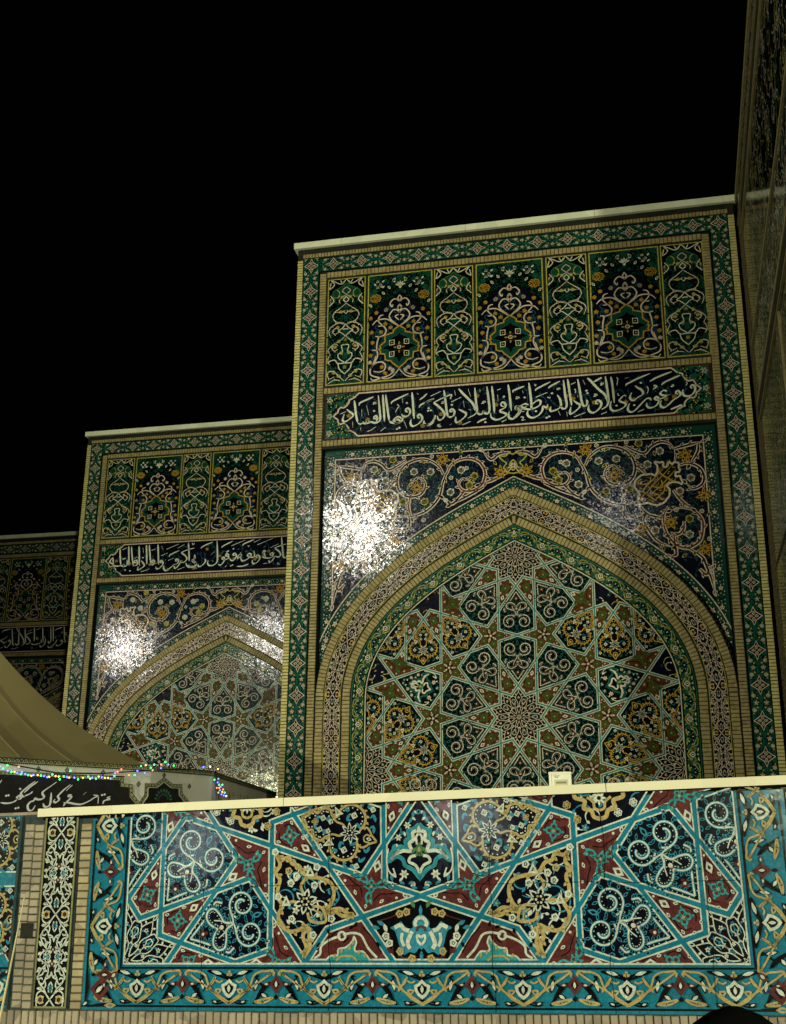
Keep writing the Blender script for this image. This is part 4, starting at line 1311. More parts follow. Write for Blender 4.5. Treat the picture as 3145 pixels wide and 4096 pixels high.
# ------------------------------------------------------------------ panels of the upper band
def petals8(A, x, y, r, mat, h):
    """toothed gold leaf"""
    for k in range(7):
        a = pi / 2 + 2 * pi * k / 7
        A.leaf(x + .12 * r * cos(a), y + .12 * r * sin(a), a, r * (1 if k % 2 == 0 else .8), r * .42, mat, h, 'navy', .45)


def ground_scatter(A, x0, x1, z0, z1, n, seed, mats, h, size=.05, ok=None):
    rnd = random.Random(seed)
    for _ in range(n):
        x, z = rnd.uniform(0, x1 - .03), rnd.uniform(z0 + .03, z1 - .03)
        if ok and not ok(x, z):
            continue
        a = rnd.uniform(0, 2 * pi)
        m = rnd.choice(mats)
        l = size * rnd.uniform(.7, 1.4)
        q = [(x, z)]
        b, tw = a, rnd.choice((-1, 1)) * rnd.uniform(.3, .8)
        for k in range(4):
            q.append((q[-1][0] + l * .5 * cos(b), q[-1][1] + l * .5 * sin(b)))
            b += tw
        if max(p[0] for p in q) > x1 - .015 or min(p[0] for p in q) < 0 or max(p[1] for p in q) > z1 - .015 or min(p[1] for p in q) < z0 + .015:
            continue
        A.mcurve(q, .015, m, h, 2, (.5, .5))
        A.mleaf(q[-1][0], q[-1][1], b, l * .7, l * .4, m, h)


PZ0, PZ1 = 6.245, 8.49


def pts_x(p, cx):
    return [(x - cx, z) for x, z in p]


def medallion_panel():
    A = Art()
    w = .63
    A.face([(-w, PZ0), (w, PZ0), (w, PZ1), (-w, PZ1)], 'yellow', 1)
    A.face([(-w + .022, PZ0 + .022), (w - .022, PZ0 + .022), (w - .022, PZ1 - .022), (-w + .022, PZ1 - .022)], 'teal', 2)
    D = parse(DATA['wide'])
    cx = -2.07
    niche = [spline(pts_x(p, cx), 4) for k, p in D if k == 'a'][0]
    niche = [(max(0, min(x, w - .03)), z) for x, z in niche]
    half = niche + [(w - .03, niche[-1][1] - .1), (w - .03, PZ0 + .03)]
    ground_scatter(A, 0, w - .02, 7.3, PZ1 - .02, 420, 5, ['black', 'black', 'black', 'dark_green', 'turquoise'], 3, .06)
    A.poly(half + [(-x, z) for x, z in reversed(half)], 'navy', 5)
    A.mcurve(niche[::4], .022, 'black', 6, 3)
    ground_scatter(A, 0, w - .05, PZ0 + .05, 7.9, 110, 8, ['stem_blue'], 6, .05, ok=lambda x, z: z < 7.25 or x < .45 - (z - 7.25) * .5)
    for k, p in D:
        q = pts_x(p, cx)
        x, z = q[0]
        if k == 'v':
            A.mcurve(q, .026, 'pink', 7, 4, (.7, .6))
        elif k == 'q':
            s = spline(q, 2)
            full = s + [(-a, b) for a, b in reversed(s)]
            A.poly(full, 'teal', 8)
            A.line(full, .026, 'gold', 10, True)
            cxm, czm = 0, sum(b for a, b in q) / len(q)
            A.line([(a * .86, czm + (b - czm) * .86) for a, b in full], .012, 'turquoise', 9, True)
        elif k == 'k':
            if len(q) > 6:
                s = [(a, b) for a, b in q]
                full = s + [(-a, b) for a, b in reversed(s)]
                A.poly(full, 'black', 9)
                A.line(full, .013, 'turquoise', 10, True)
            else:
                for sg in (1, -1):
                    A.line([(sg * a, b) for a, b in q[:4]], .013, 'white', 11, True)
                    A.disc(sg * sum(a for a, b in q[:4]) / 4, sum(b for a, b in q[:4]) / 4, .014, 'yellow', 11, 6)
        elif k == 'g':
            for sg in (1, -1):
                for r_, n_ in ((.085, 9), (.05, 6)):
                    for j in range(n_):
                        a = 2 * pi * j / n_
                        A.ring(sg * x + r_ * cos(a), z + r_ * sin(a) * .8, .022, .012, 'gold', 8, 6)
        elif k == 'w':
            for sg in (1, -1):
                for dx in (-1, 0, 1):
                    for dz in (-1, 0, 1):
                        if abs(dx) + abs(dz) < 3:
                            A.leaf(sg * x + dx * .056 - .02, z + dz * .062 - .02, .785 + (dx + dz) % 2 * 1.57, .07, .034, 'white', 8)
        elif k == 'b':
            for j in range(5):
                A.leaf(x, z, pi / 2 + (j - 2) * .6, .11, .035, 'white', 8)
            A.leaf(x, z, -pi / 2, .06, .06, 'white', 8)
        elif k == 'f':
            rr = random.Random(int(x * 1000 + z * 7000))
            mat = rr.choice(['pink', 'gold', 'gold'])
            for sg in (1, -1):
                A.rosette(sg * x, z, .042, mat, 8, 5)
        elif k == 'n':
            A.mleaf(x, z, .9, .09, .05, 'white', 8, 'teal', .5)
    zc = sum(b for a, b in [p for k, p in D if k == 'q'][0]) / len([p for k, p in D if k == 'q'][0])
    A.ring(0, zc, .035, .014, 'white', 11, 8)
    A.disc(0, zc, .014, 'gold', 11, 6)
    for j in range(8):
        a = j * pi / 4
        A.leaf(.05 * cos(a), zc + .06 * sin(a), a, .06, .035, 'dark_red' if j % 2 else 'yellow', 11, 'black', .5)
    return A


def vase_panel():
    A = Art()
    w = .375
    A.face([(-w, PZ0), (w, PZ0), (w, PZ1), (-w, PZ1)], 'yellow', 1)
    A.face([(-w + .02, PZ0 + .02), (w - .02, PZ0 + .02), (w - .02, PZ1 - .02), (-w + .02, PZ1 - .02)], 'black', 2)
    D = parse(DATA['narrow'])
    cx = -3.112
    e = [spline(pts_x(p, cx), 4) for k, p in D if k == 'e'][0]
    e = [(max(0, min(x, w - .02)), z) for x, z in e]
    half = e + [(w - .02, e[-1][1] - .02), (w - .02, PZ0 + .02)]
    A.poly(half + [(-x, z) for x, z in reversed(half)], 'teal', 3)
    A.mcurve(e[::3], .018, 'green', 4, 3)
    ground_scatter(A, 0, w - .02, PZ0 + .02, 8.1, 430, 11, ['black', 'black', 'black', 'dark_green', 'turquoise'], 4, .055)
    ground_scatter(A, 0, w - .02, 7.95, PZ1 - .02, 30, 12, ['yellow', 'pink'], 4, .06, ok=lambda x, z: x > .22)
    for k, p in D:
        q = pts_x(p, cx)
        q = [(min(x, w - .03), z) for x, z in q]
        x, z = q[0]
        if k == 'i':
            A.mcurve(q, .026, 'black', 5, 4)
            A.mcurve(q, .017, 'pink', 6, 4, (.7, .5))
            for j in range(1, len(q) - 1):
                A.mleaf(q[j][0], q[j][1], 1.2 + j, .04, .02, 'pink', 6)
        elif k == 'v':
            A.mcurve(q, .030, 'black', 6, 4)
            A.mcurve(q, .019, 'white', 7, 4)
        elif k == 'f':
            for sg in (1, -1):
                A.rosette(sg * x, z, .035, 'yellow', 7, 5)
    return A


CART = [(2.83, 6.035), (2.877, 6.037), (2.917, 6.007), (2.954, 5.963), (3.023, 5.927), (3.067, 5.913), (3.068, 5.858), (3.113, 5.798), (3.164, 5.764),
        (3.227, 5.778), (3.268, 5.735), (3.282, 5.674), (3.321, 5.651), (3.36, 5.608)]
CART = [(x - .045, z) for x, z in CART]
CART = CART + [(x, 2 * 5.608 - z) for x, z in reversed(CART[:-1])]


def inscription_ground():
    A = Art()
    A.face([(-3.485, 5.155), (3.485, 5.155), (3.485, 6.068), (-3.485, 6.068)], 'dark_red', 1)
    A.face([(-3.465, 5.172), (3.465, 5.172), (3.465, 6.052), (-3.465, 6.052)], 'turquoise', 2)
    full = CART + [(-x, z) for x, z in reversed(CART)]
    rnd = random.Random(4)
    for _ in range(240):
        x, z = rnd.uniform(2.85, 3.44), rnd.uniform(5.19, 6.03)
        a = rnd.uniform(0, 6.28)
        t = rnd.random()
        for sg in (1, -1):
            if t < .55:
                A.leaf(sg * x, z, a, .07, .03, 'black', 3)
            elif t < .85:
                A.leaf(sg * x, z, a, .065, .034, 'black', 3, 'yellow', .6)
            else:
                A.leaf(sg * x, z, a, .06, .03, 'dark_green', 3)
    for sg in (1, -1):
        for z in (5.28, 5.61, 5.94):
            A.flower(sg * 3.40, z, .06, 'white', 5, 5, 'turquoise', 0, 'turquoise')
    A.poly(full, 'navy', 7)
    A.line(full, .028, 'pink', 8, True)
    vine(A, -3.1, 3.1, 5.24, 5.98, 9, 'stem_blue', 'stem_blue', 9)
    return A


def spandrel_scrolls():
    """everything drawn on the dark field over the arch, right half mirrored"""
    A = Art()
    rnd = random.Random(21)
    inner = lambda x, z: 0 < x < 3.24 and z < 4.74 and clear(x, z) > 1.16
    for _ in range(900):
        x, z = rnd.uniform(0, 3.25), rnd.uniform(1.9, 4.75)
        if not inner(x, z):
            continue
        a = rnd.uniform(0, 6.28)
        q = [(x, z)]
        tw = rnd.choice((-1, 1)) * rnd.uniform(.1, .5)
        for k in range(5):
            q.append((q[-1][0] + .045 * cos(a), q[-1][1] + .045 * sin(a)))
            a += tw
        if all(inner(*p) for p in q):
            A.curve(q, .010, 'stem_blue', 3, 2, taper=(.5, .5))
            A.leaf(q[-1][0], q[-1][1], a, .06, .024, 'stem_blue', 3)
    for k, p in parse(DATA['spandrel']):
        x, z = p[0]
        if k == 'r':
            q = spline(p, 6)
            A.line(q, .070, 'pink', 4, taper=(.7, .4))
            A.line(q, .030, 'dark_red' if rnd.random() < .3 else 'navy', 5, taper=(.6, .2))
            for j in range(3, len(q) - 2, 4):
                a = atan2(q[j + 1][1] - q[j - 1][1], q[j + 1][0] - q[j - 1][0])
                sg = rnd.choice((-1, 1))
                A.leaf(q[j][0], q[j][1], a + sg * .75, .105, .046, 'pink', 4, rnd.choice(['navy', 'navy', 'dark_red']), .6)
            A.leaf(q[-1][0], q[-1][1], atan2(q[-1][1] - q[-2][1], q[-1][0] - q[-2][0]), .14, .075, 'pink', 4, 'navy', .66)
        elif k == 'g':
            petals8(A, x, z, .135, 'gold', 6)
        elif k == 'p':
            m = rnd.choice(['pink', 'white', 'yellow'])
            A.rosette(x, z, .075, m, 6, 6)
            A.flower(x, z, .05, m, 6, 5, 'dark_red')
            A.leaf(x, z - .06, -pi / 2, .06, .03, 'green', 6)
        elif k == 'w':
            A.ring(x, z, .036, .014, 'white', 6, 5)
            A.disc(x, z, .013, 'white', 6, 5)
        elif k == 'l':
            A.leaf(x, z, rnd.uniform(.5, 2.2), .12, .05, 'yellow', 6, 'navy', .6)
    # palmette over the apex
    B = Art()
    for (pp) in ([(0, 4.30), (.10, 4.33), (.17, 4.42), (.12, 4.50), (.19, 4.56), (.24, 4.64), (.13, 4.64), (.07, 4.70), (0, 4.66)],
                 [(0, 4.36), (.06, 4.42), (.05, 4.50), (0, 4.56)]):
        B.curve(pp, .024, 'yellow', 7, 4)
    B.flower(0, 4.45, .06, 'pink', 7, 6, 'dark_red')
    A.add(B)
    return A


def clear(x, z):
    """distance outside the tympanum outline"""
    best = 9
    for i in range(0, len(ARCH), 2):
        d = hypot(ARCH[i][0] - x, ARCH[i][1] - z)
        if d < best:
            best, j = d, i
    nx, nz = _N[j]
    return (x - ARCH[j][0]) * nx + (z - ARCH[j][1]) * nz


def cartouche():
    A = Art()
    for k, p in parse(DATA['cart']):
        if k == 'o':
            q = spline(p, 3, True)
            A.poly(q, 'dark_green', 8)
            A.line(q, .034, 'pink', 9, True)
    s = [k + ' ' + ' '.join('%d,%d' % (round(a * 1000), round(b * 1000)) for a, b in p) for k, p in parse(DATA['cart']) if k != 'o']
    write(A, ';'.join(s), 'gold', 10, .72)
    return A


CACHE = {}


def cached(name, fn):
    if name not in CACHE:
        r = fn()
        CACHE[name] = r.mesh(name) if isinstance(r, (Art, Solid)) else r
    return CACHE[name]


# ------------------------------------------------------------------ tympanum layout
def tymp_spec():
    T = []
    O2 = (0, 2.7528)
    for k in range(10):
        T.append(('scroll_kite', 0, 0, 18 + 36 * k))
        T.append(('small_kite', 0, 0, 36 * k))
        T.append(('five_point_star', 0, 0, 36 * k))
    T.append(('ten_point_star', 0, 0, 90))
    for a in (198, 234, 306, 342):
        T.append(('scroll_kite', *O2, a))
    T.append(('scroll_kite', *O2, 270))
    for a in (180, 216, 252, 288, 324, 0):
        T.append(('small_kite', *O2, a))
    T.append(('ten_point_star', *O2, 90))
    T += [('truncated_star', *O2, 216), ('truncated_star', *O2, 324)]
    for sg in (1, -1):
        m = (lambda a: a) if sg > 0 else (lambda a: 180 - a)
        X = lambda c: (c[0] * sg, c[1])
        O3, O1, O4 = X((-1.6181, 2.2271)), X((-2.6181, -.8507)), X((-2.6181, .8507))
        O5 = X((-1.6181, -2.2271))
        for a in (234, 270, 306):
            T.append(('medallion_kite', *O3, m(a)))
        for a in (252, 288):
            T.append(('small_kite', *O3, m(a)))
        T.append(('truncated_star', *O3, m(252)))
        for a in (90, 54, 18, -18, -54):
            T.append(('medallion_kite', *O1, m(a)))
        for a in (72, 36, 0, -36):
            T.append(('small_kite', *O1, m(a)))
        T += [('truncated_star', *O1, m(72)), ('ten_point_star', *O1, 90), ('lotus_kite', *O4, m(-18))]
        for a in (90, 54):
            T.append(('scroll_kite', *O5, m(a)))
        for a in (72,):
            T.append(('small_kite', *O5, m(a)))
    seen, out = set(), []
    for t in T:
        key = (t[0], round(t[1], 2), round(t[2], 2), t[3] % 360)
        if t[0] == 'five_point_star':
            key = key[:3] + (t[3] % 360,)
        if key not in seen:
            seen.add(key)
            out.append(t)
    return out


PLAIN = [[(-1.309, 1.8018), (-1.309, 2.9), (-2.4, 2.5), (-1.927, 1.802), (-1.736, 1.864), (-1.618, 1.7014), (-1.5, 1.864)],
         [(-2.118, .688), (-2.427, 1.1135), (-3.2, 1.35), (-3.2, .7148), (-2.618, .5257)]]


def build_bay(loc, yaw, dz, script, label, limit, world_of, group='tiled arch bays'):
    H = Z0 + dz
    root = thing('arch_bay', (loc[0], loc[1], 0), yaw, label, 'arch bay', group)
    if script != 'main':
        root.scale = (1.06, 1, 1)      # the bays farther along are a little wider

    # masonry core, with the recess of the spandrels and the arch ring
    def core():
        s = Solid()
        b = -H - .4
        s.box(-4.135, 4.135, .14, 7.2, b, 9.22, 'plaster')
        for x0, x1 in ((-4.135, -3.53), (3.53, 4.135)):
            s.box(x0, x1, 0, .14, b, 9.22, 'mortar')
        s.box(-3.53, 3.53, 0, .14, 4.975, 9.22, 'mortar')
        n = 64
        for sg in (1, -1):
            for k in range(n):
                q = []
                for t, d in ((k, .0), (k, .905), (k + 1, .905), (k + 1, .0)):
                    p = arch_at(S_END * t / n, d)[0]
                    q.append((max(p[0], 0) * sg, p[1]))
                if abs(area(q)) > 1e-5 and min(abs(p[0]) for p in q) < 3.53:
                    q = [(max(min(x, 3.528), -3.528), z) for x, z in q]
                    s.prism(q, 0.0, .139, 'mortar')
            s.box(*sorted((sg * 2.617, sg * 3.528)), 0.0, .139, b, ZB, 'mortar')
        s.box(-2.617, 2.617, .03, .139, b, ZB, 'plaster')
        return s
    put('wall', cached('wall%.2f' % dz, core), root, (0, 0, H))

    # coping
    for k, (x0, x1) in enumerate(((-4.215, -3.253), (-3.247, -.793), (-.787, 1.647), (1.653, 3.962), (3.968, 4.19))):
        s = Solid()
        s.box(x0, x1, -.045, 7.2, 9.235, 9.362, 'coping_stone')
        put('coping_slab', cached('coping_slab%d' % k, lambda: s), root, (0, 0, H))

    # brick courses
    B = Bricks()
    if 'bk' not in CACHE:
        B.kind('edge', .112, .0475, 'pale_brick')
        B.kind('inner', .128, .0475, 'brick')
        B.kind('row', .066, .116, 'brick')
        B.kind('top', .054, .084, 'brick')
        B.kind('ring', .058, .138, 'brick')
        CACHE['bk'] = B.meshes
    B.meshes = CACHE['bk']
    random.seed(int(H * 100))
    z = -1.9
    while z < 8.98:
        for sg in (1, -1):
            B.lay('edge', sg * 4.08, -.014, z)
            if z < 8.62:
                B.lay('inner', sg * 3.602, -.012, z)
        z += .0565
    x = -3.49
    while x < 3.5:
        for zz in (8.595, 6.142, 5.084):
            B.lay('row', x, -.012, zz)
        x += .0735
    x = -4.0
    while x < 4.01:
        B.lay('top', x, -.014, 9.062)
        x += .0625
    for d in (.352, .826):
        s = .05
        while s < S_END:
            (px, pz), a = arch_at(s, d)
            if px > .035:
                for sg in (1, -1):
                    B.lay('ring', sg * px, -.012, pz, sg * a)
            (q1, _), (q2, _) = arch_at(s, d), arch_at(s + .01, d)
            s += .0665 * .01 / max(hypot(q1[0] - q2[0], q1[1] - q2[1]), .004)
        B.lay('ring', 0, -.014, ARCH_APEX(d), 0)
    B.build(root, H, limit, world_of)

    # flower border
    bu = cached('border_tile', border_unit)
    tb = put('flower_border', cached('flower_border', lambda: border_back()), root, (0, 0, H))
    z = 8.835 - .56
    L = .56
    k = 0
    while z > -2.0:
        for sg in (1, -1):
            put('border_tile', bu, tb, (sg * 3.853, -.004, z), (0, 0, 0), (1.0, 1, 1))
        z -= L
        k += 1
    n = 13
    for k in range(n):
        x = -3.688 + 7.376 * (k + .5) / n
        put('border_tile', bu, tb, (x, -.004, 8.835), (0, pi / 2, 0), (.92, 1, 7.376 / n / L))
    ct = cached('border_corner', lambda: border_unit().clip([(0, 1, .155)]))
    for sg in (1, -1):
        put('border_tile', ct, tb, (sg * 3.853, -.004, 8.835))

    # upper panels
    for x in (-3.125, -1.03, 1.083, 3.165):
        put('vase_panel', cached('vase_panel', vase_panel), root, (x, -.004, H))
    for x in (-2.07, .022, 2.13):
        put('medallion_panel', cached('medallion_panel', medallion_panel), root, (x, -.004, H))

    # the script band
    ins = put('inscription_panel', cached('inscription_panel', inscription_ground), root, (0, -.003, H))
    T = Art()
    write(T, script, 'script_white', 1)
    put('script', T.mesh('script'), ins, (0, -.034, 0))

    # spandrel field
    def field():
        A = Art()
        A.face([(-3.53, -2.2), (3.53, -2.2), (3.53, 4.974), (-3.53, 4.974)], 'navy', 1)
        R = Art()
        R.face([(3.30, .6), (3.50, .6), (3.50, 4.972), (3.30, 4.972)], 'teal', 2)
        R.face([(-.1, 4.79), (3.30, 4.79), (3.30, 4.972), (-.1, 4.972)], 'teal', 2)
        arch_sheet(.88, 1.078, 'teal', 3, R)
        vu = vine_unit()
        z = .75
        while z < 4.97:
            R.add(vu, 3.385, z, pi / 2, 1.0)
            z += .33
        x = .0
        while x < 3.25:
            R.add(vu, x, 4.875, 0)
            x += .33
        R.add(along_arch(vu, .30, .985))
        wl = [(-.1, 4.785), (3.292, 4.785), (3.292, 1.93)]
        R.line(wl, .02, 'pink', 6)
        arch_line(1.09, .02, 'pink', 6, R)
        R = R.clip([(-1, 0, 0), (1, 0, 3.50)])
        A.add(R)
        A.add(R, mir=True)
        return A
    spn = put('spandrel_panel', cached('spandrel_panel', field), root, (0, .119, H))

    def scr():
        S_ = spandrel_scrolls().clip([(-1, 0, 0)])
        A = Art()
        A.add(S_)
        A.add(S_, mir=True)
        return A
    put('scrollwork', cached('scrollwork', scr), spn, (0, -.003, 0))
    cm = cached('cartouche', cartouche)
    put('cartouche', cm, spn, (0, -.003, 0))
    put('cartouche', cached('cartouche_left', lambda: mirrored(cartouche())), spn, (0, -.003, 0))

    # strips of the arch
    def arab():
        A = Art()
        arch_sheet(.448, .738, 'navy', 1, A)
        A.add(along_arch(arabesque_unit(FAC2), .72, .593))
        arch_line(.452, .011, 'yellow', 5, A)
        arch_line(.734, .011, 'yellow', 5, A)
        return both_halves(A)
    put('arabesque_band', cached('arabesque_band', arab), root, (0, -.002, H))

    def scrl():
        A = Art()
        arch_sheet(.0, .262, 'strap_turquoise', 1, A)
        arch_sheet(.018, .242, 'turquoise', 2, A)
        A.add(along_arch(scroll_unit(FAC2, .66), .842 * .66, .130))
        arch_line(.006, .016, 'white', 5, A)
        arch_line(.030, .010, 'black', 5, A)
        arch_line(.236, .010, 'black', 5, A)
        arch_line(.256, .008, 'green', 5, A)
        return both_halves(A)
    put('scroll_band', cached('scroll_band', scrl), root, (0, -.002, H))

    # tympanum
    def tymp():
        A = Art()
        poly = [(x, z) for x, z in ARCH if x >= -1e-6]
        A.poly(poly + [(-x, z) for x, z in reversed(poly)], 'strap_turquoise', 0)
        return A
    ty = put('tympanum', cached('tympanum', tymp), root, (0, .034, H))
    key = 'tymp_children'
    if key not in CACHE:
        before = set(bpy.data.objects)
        lay_tiles(tymp_spec(), FAC, ty, ARCH_PLANES, 0)
        for sg in (1, -1):
            for i, pl in enumerate(PLAIN):
                A = free_tile([(x * sg, z) for x, z in pl], FAC, 'navy', (46, 60)[i], 5 + i, True, ['gold', 'gold', 'stem_blue', 'white'] if i == 0 else ['yellow', 'stem_blue', 'white']).clip(ARCH_PLANES)
                put('filler_tile', A.mesh('filler_tile'), ty)
        CACHE[key] = [o for o in bpy.data.objects if o not in before]
    else:
        for o in CACHE[key]:
            c = o.copy()
            COL.objects.link(c)
            c.parent = ty
    return root


def ARCH_APEX(d):
    for k in range(400):
        p = arch_at(S_END * (1 - k / 1600), d)[0]
        if p[0] > 0:
            return p[1] - .005
    return 3.02 + d


def mirrored(A):
    B = Art()
    B.add(A, mir=True)
    return B


def border_back():
    s = Art()
    for sg in (1, -1):
        s.face([(sg * 3.675, -2.2), (sg * 4.025, -2.2), (sg * 4.025, 8.995), (sg * 3.675, 8.995)], 'black', 1)
    s.face([(-3.675, 8.672), (3.675, 8.672), (3.675, 8.995), (-3.675, 8.995)], 'black', 1)
    return s

# ------------------------------------------------------------------ ground
def ground():
    s = Solid()
    s.box(-60, 50, -45, 70, -.3, 0, 'paving')
    return s


tag(put('courtyard_paving', ground().mesh('courtyard_paving')), kind='structure')

# ------------------------------------------------------------------ the three bays, each set back from the one before
def w_of(loc, yaw, H):
    M = Matrix.Translation((loc[0], loc[1], H)) @ Matrix.Rotation(yaw, 4, 'Z')
    return lambda x, y, z: M @ Vector((x, y, z))


build_bay((0, 0), 0, 0, 'main', 'tallest tiled bay whose whole pointed arch and star tympanum are in view', 300, w_of((0, 0), 0, Z0))
build_bay((-8.233, 7.75), 0, -.385, 'second', 'middle tiled bay set back left of the tallest one, its arch half hidden by it', 0, w_of((-8.23, 7.75), 0, Z0))
build_bay((-16.43, 15.3), 0, -.875, 'third', 'smallest farthest tiled bay at the left edge above the tent roof', 0, w_of((-16.4, 15.3), 0, Z0))


# ------------------------------------------------------------------ dark return wall of the next bay, at the right edge
def side_wall():
    root = thing('return_wall', (4.20, -.02, 0), -pi / 2 - .033, 'dark glazed return wall rising past the frame at the right edge of the tallest bay', 'wall')
    # local frame: +x runs towards the camera, -y faces the courtyard on the left
    s = Solid()
    s.box(0, 8.6, .06, .9, -.3, 9.20 + Z0, 'dimmed_plaster')
    s.box(0, 8.6, 0, .06, -.3, 9.20 + Z0, 'mortar')
    put('wall', s.mesh('wall'), root)
    H = Z0
    s = Solid()
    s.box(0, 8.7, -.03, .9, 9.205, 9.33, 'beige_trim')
    put('coping_slab', s.mesh('coping_slab'), root, (0, 0, H))
    A = Art()
    rnd = random.Random(2)
    A.face([(.45, 8.78), (8.6, 8.78), (8.6, 9.18), (.45, 9.18)], 'black', 1)
    for k in range(16):
        A.add(border_unit(), .75 + k * .52, 8.98, pi / 2, .95, dh=1)
    put('flower_border', A.mesh('flower_border'), root, (0, 0, H))

    def panel(name, x0, x1, z0, z1, ground_, mats, n, size, seed):
        A = Art()
        A.face([(x0, z0), (x1, z0), (x1, z1), (x0, z1)], ground_, 1)
        r = random.Random(seed)
        for _ in range(n):
            x, z = r.uniform(x0 + .06, x1 - .06), r.uniform(z0 + .06, z1 - .06)
            a = r.uniform(0, 6.28)
            q = [(x, z)]
            tw = r.choice((-1, 1)) * r.uniform(.2, .8)
            for k in range(5):
                q.append((min(max(q[-1][0] + size * cos(a), x0 + .02), x1 - .02), min(max(q[-1][1] + size * sin(a), z0 + .02), z1 - .02)))
                a += tw
            m = r.choice(mats)
            A.curve(q, .016, m, 2, 2, taper=(.5, .5))
            A.leaf(q[-1][0], q[-1][1], a, .06, .03, m, 2)
        put(name, A.mesh(name), root, (0, -.002, H))
    panel('glazed_panel', .75, 8.5, 6.14, 8.24, 'black', ['dark_green', 'turquoise', 'pink', 'yellow', 'white'], 900, .06, 3)
    panel('inscription_panel', .75, 8.5, 5.06, 6.05, 'navy', ['script_white', 'stem_blue', 'pink', 'dark_green'], 420, .09, 4)
    panel('glazed_panel', .95, 8.5, 2.2, 4.66, 'black', ['teal', 'turquoise', 'yellow', 'pink', 'green'], 1200, .05, 5)
    panel('glazed_panel', .95, 8.5, -1.5, 2.1, 'black', ['teal', 'turquoise', 'yellow', 'pink', 'green'], 900, .05, 6)
    for z, h in ((8.74, .022), (8.27, .05), (6.095, .05), (5.02, .07), (4.70, .03)):
        s = Solid()
        s.box(.5 if z < 8.5 else 0, 8.6, -.03, 0, z - h / 2, z + h / 2, 'beige_trim')
        put('trim', s.mesh('trim'), root, (0, 0, H))
    s = Solid()
    s.box(.5, 8.6, -.02, 0, 4.73, 4.97, 'recess_stain_black')  # flat strip coloured dark for the shade of a recess
    put('recess_shade', s.mesh('recess_shade'), root, (0, 0, H))
    for x in (4.6,):
        s = Solid()
        s.box(x, x + .05, -.03, 0, -1.5, 4.65, 'beige_trim')
        put('trim', s.mesh('trim'), root, (0, 0, H))
    B = Bricks()
    B.kind('side', .20, .0475, 'dimmed_brick')
    z = -1.9
    while z < 8.7:
        for x in (.11, .32, .53, .74):
            if x < .6 or z < 4.6:
                B.lay('side', x, -.012, z + Z0)
        z += .0565
    M = Matrix.Translation((4.2, 0, 0)) @ Matrix.Rotation(-pi / 2 - .033, 4, 'Z')
    B.build(root, 0, 60, lambda x, y, z: M @ Vector((x, y, z)))


side_wall()


# ------------------------------------------------------------------ the near parapet
PZ = 1.1414
PYAW, PROLL = .0358, -.0237
PM = Matrix.Rotation(PYAW, 4, 'Z') @ Matrix.Rotation(PROLL, 4, 'Y')
POFF = Vector((.0831, -8.7924, PZ)) - PM @ Vector((0, 0, PZ))


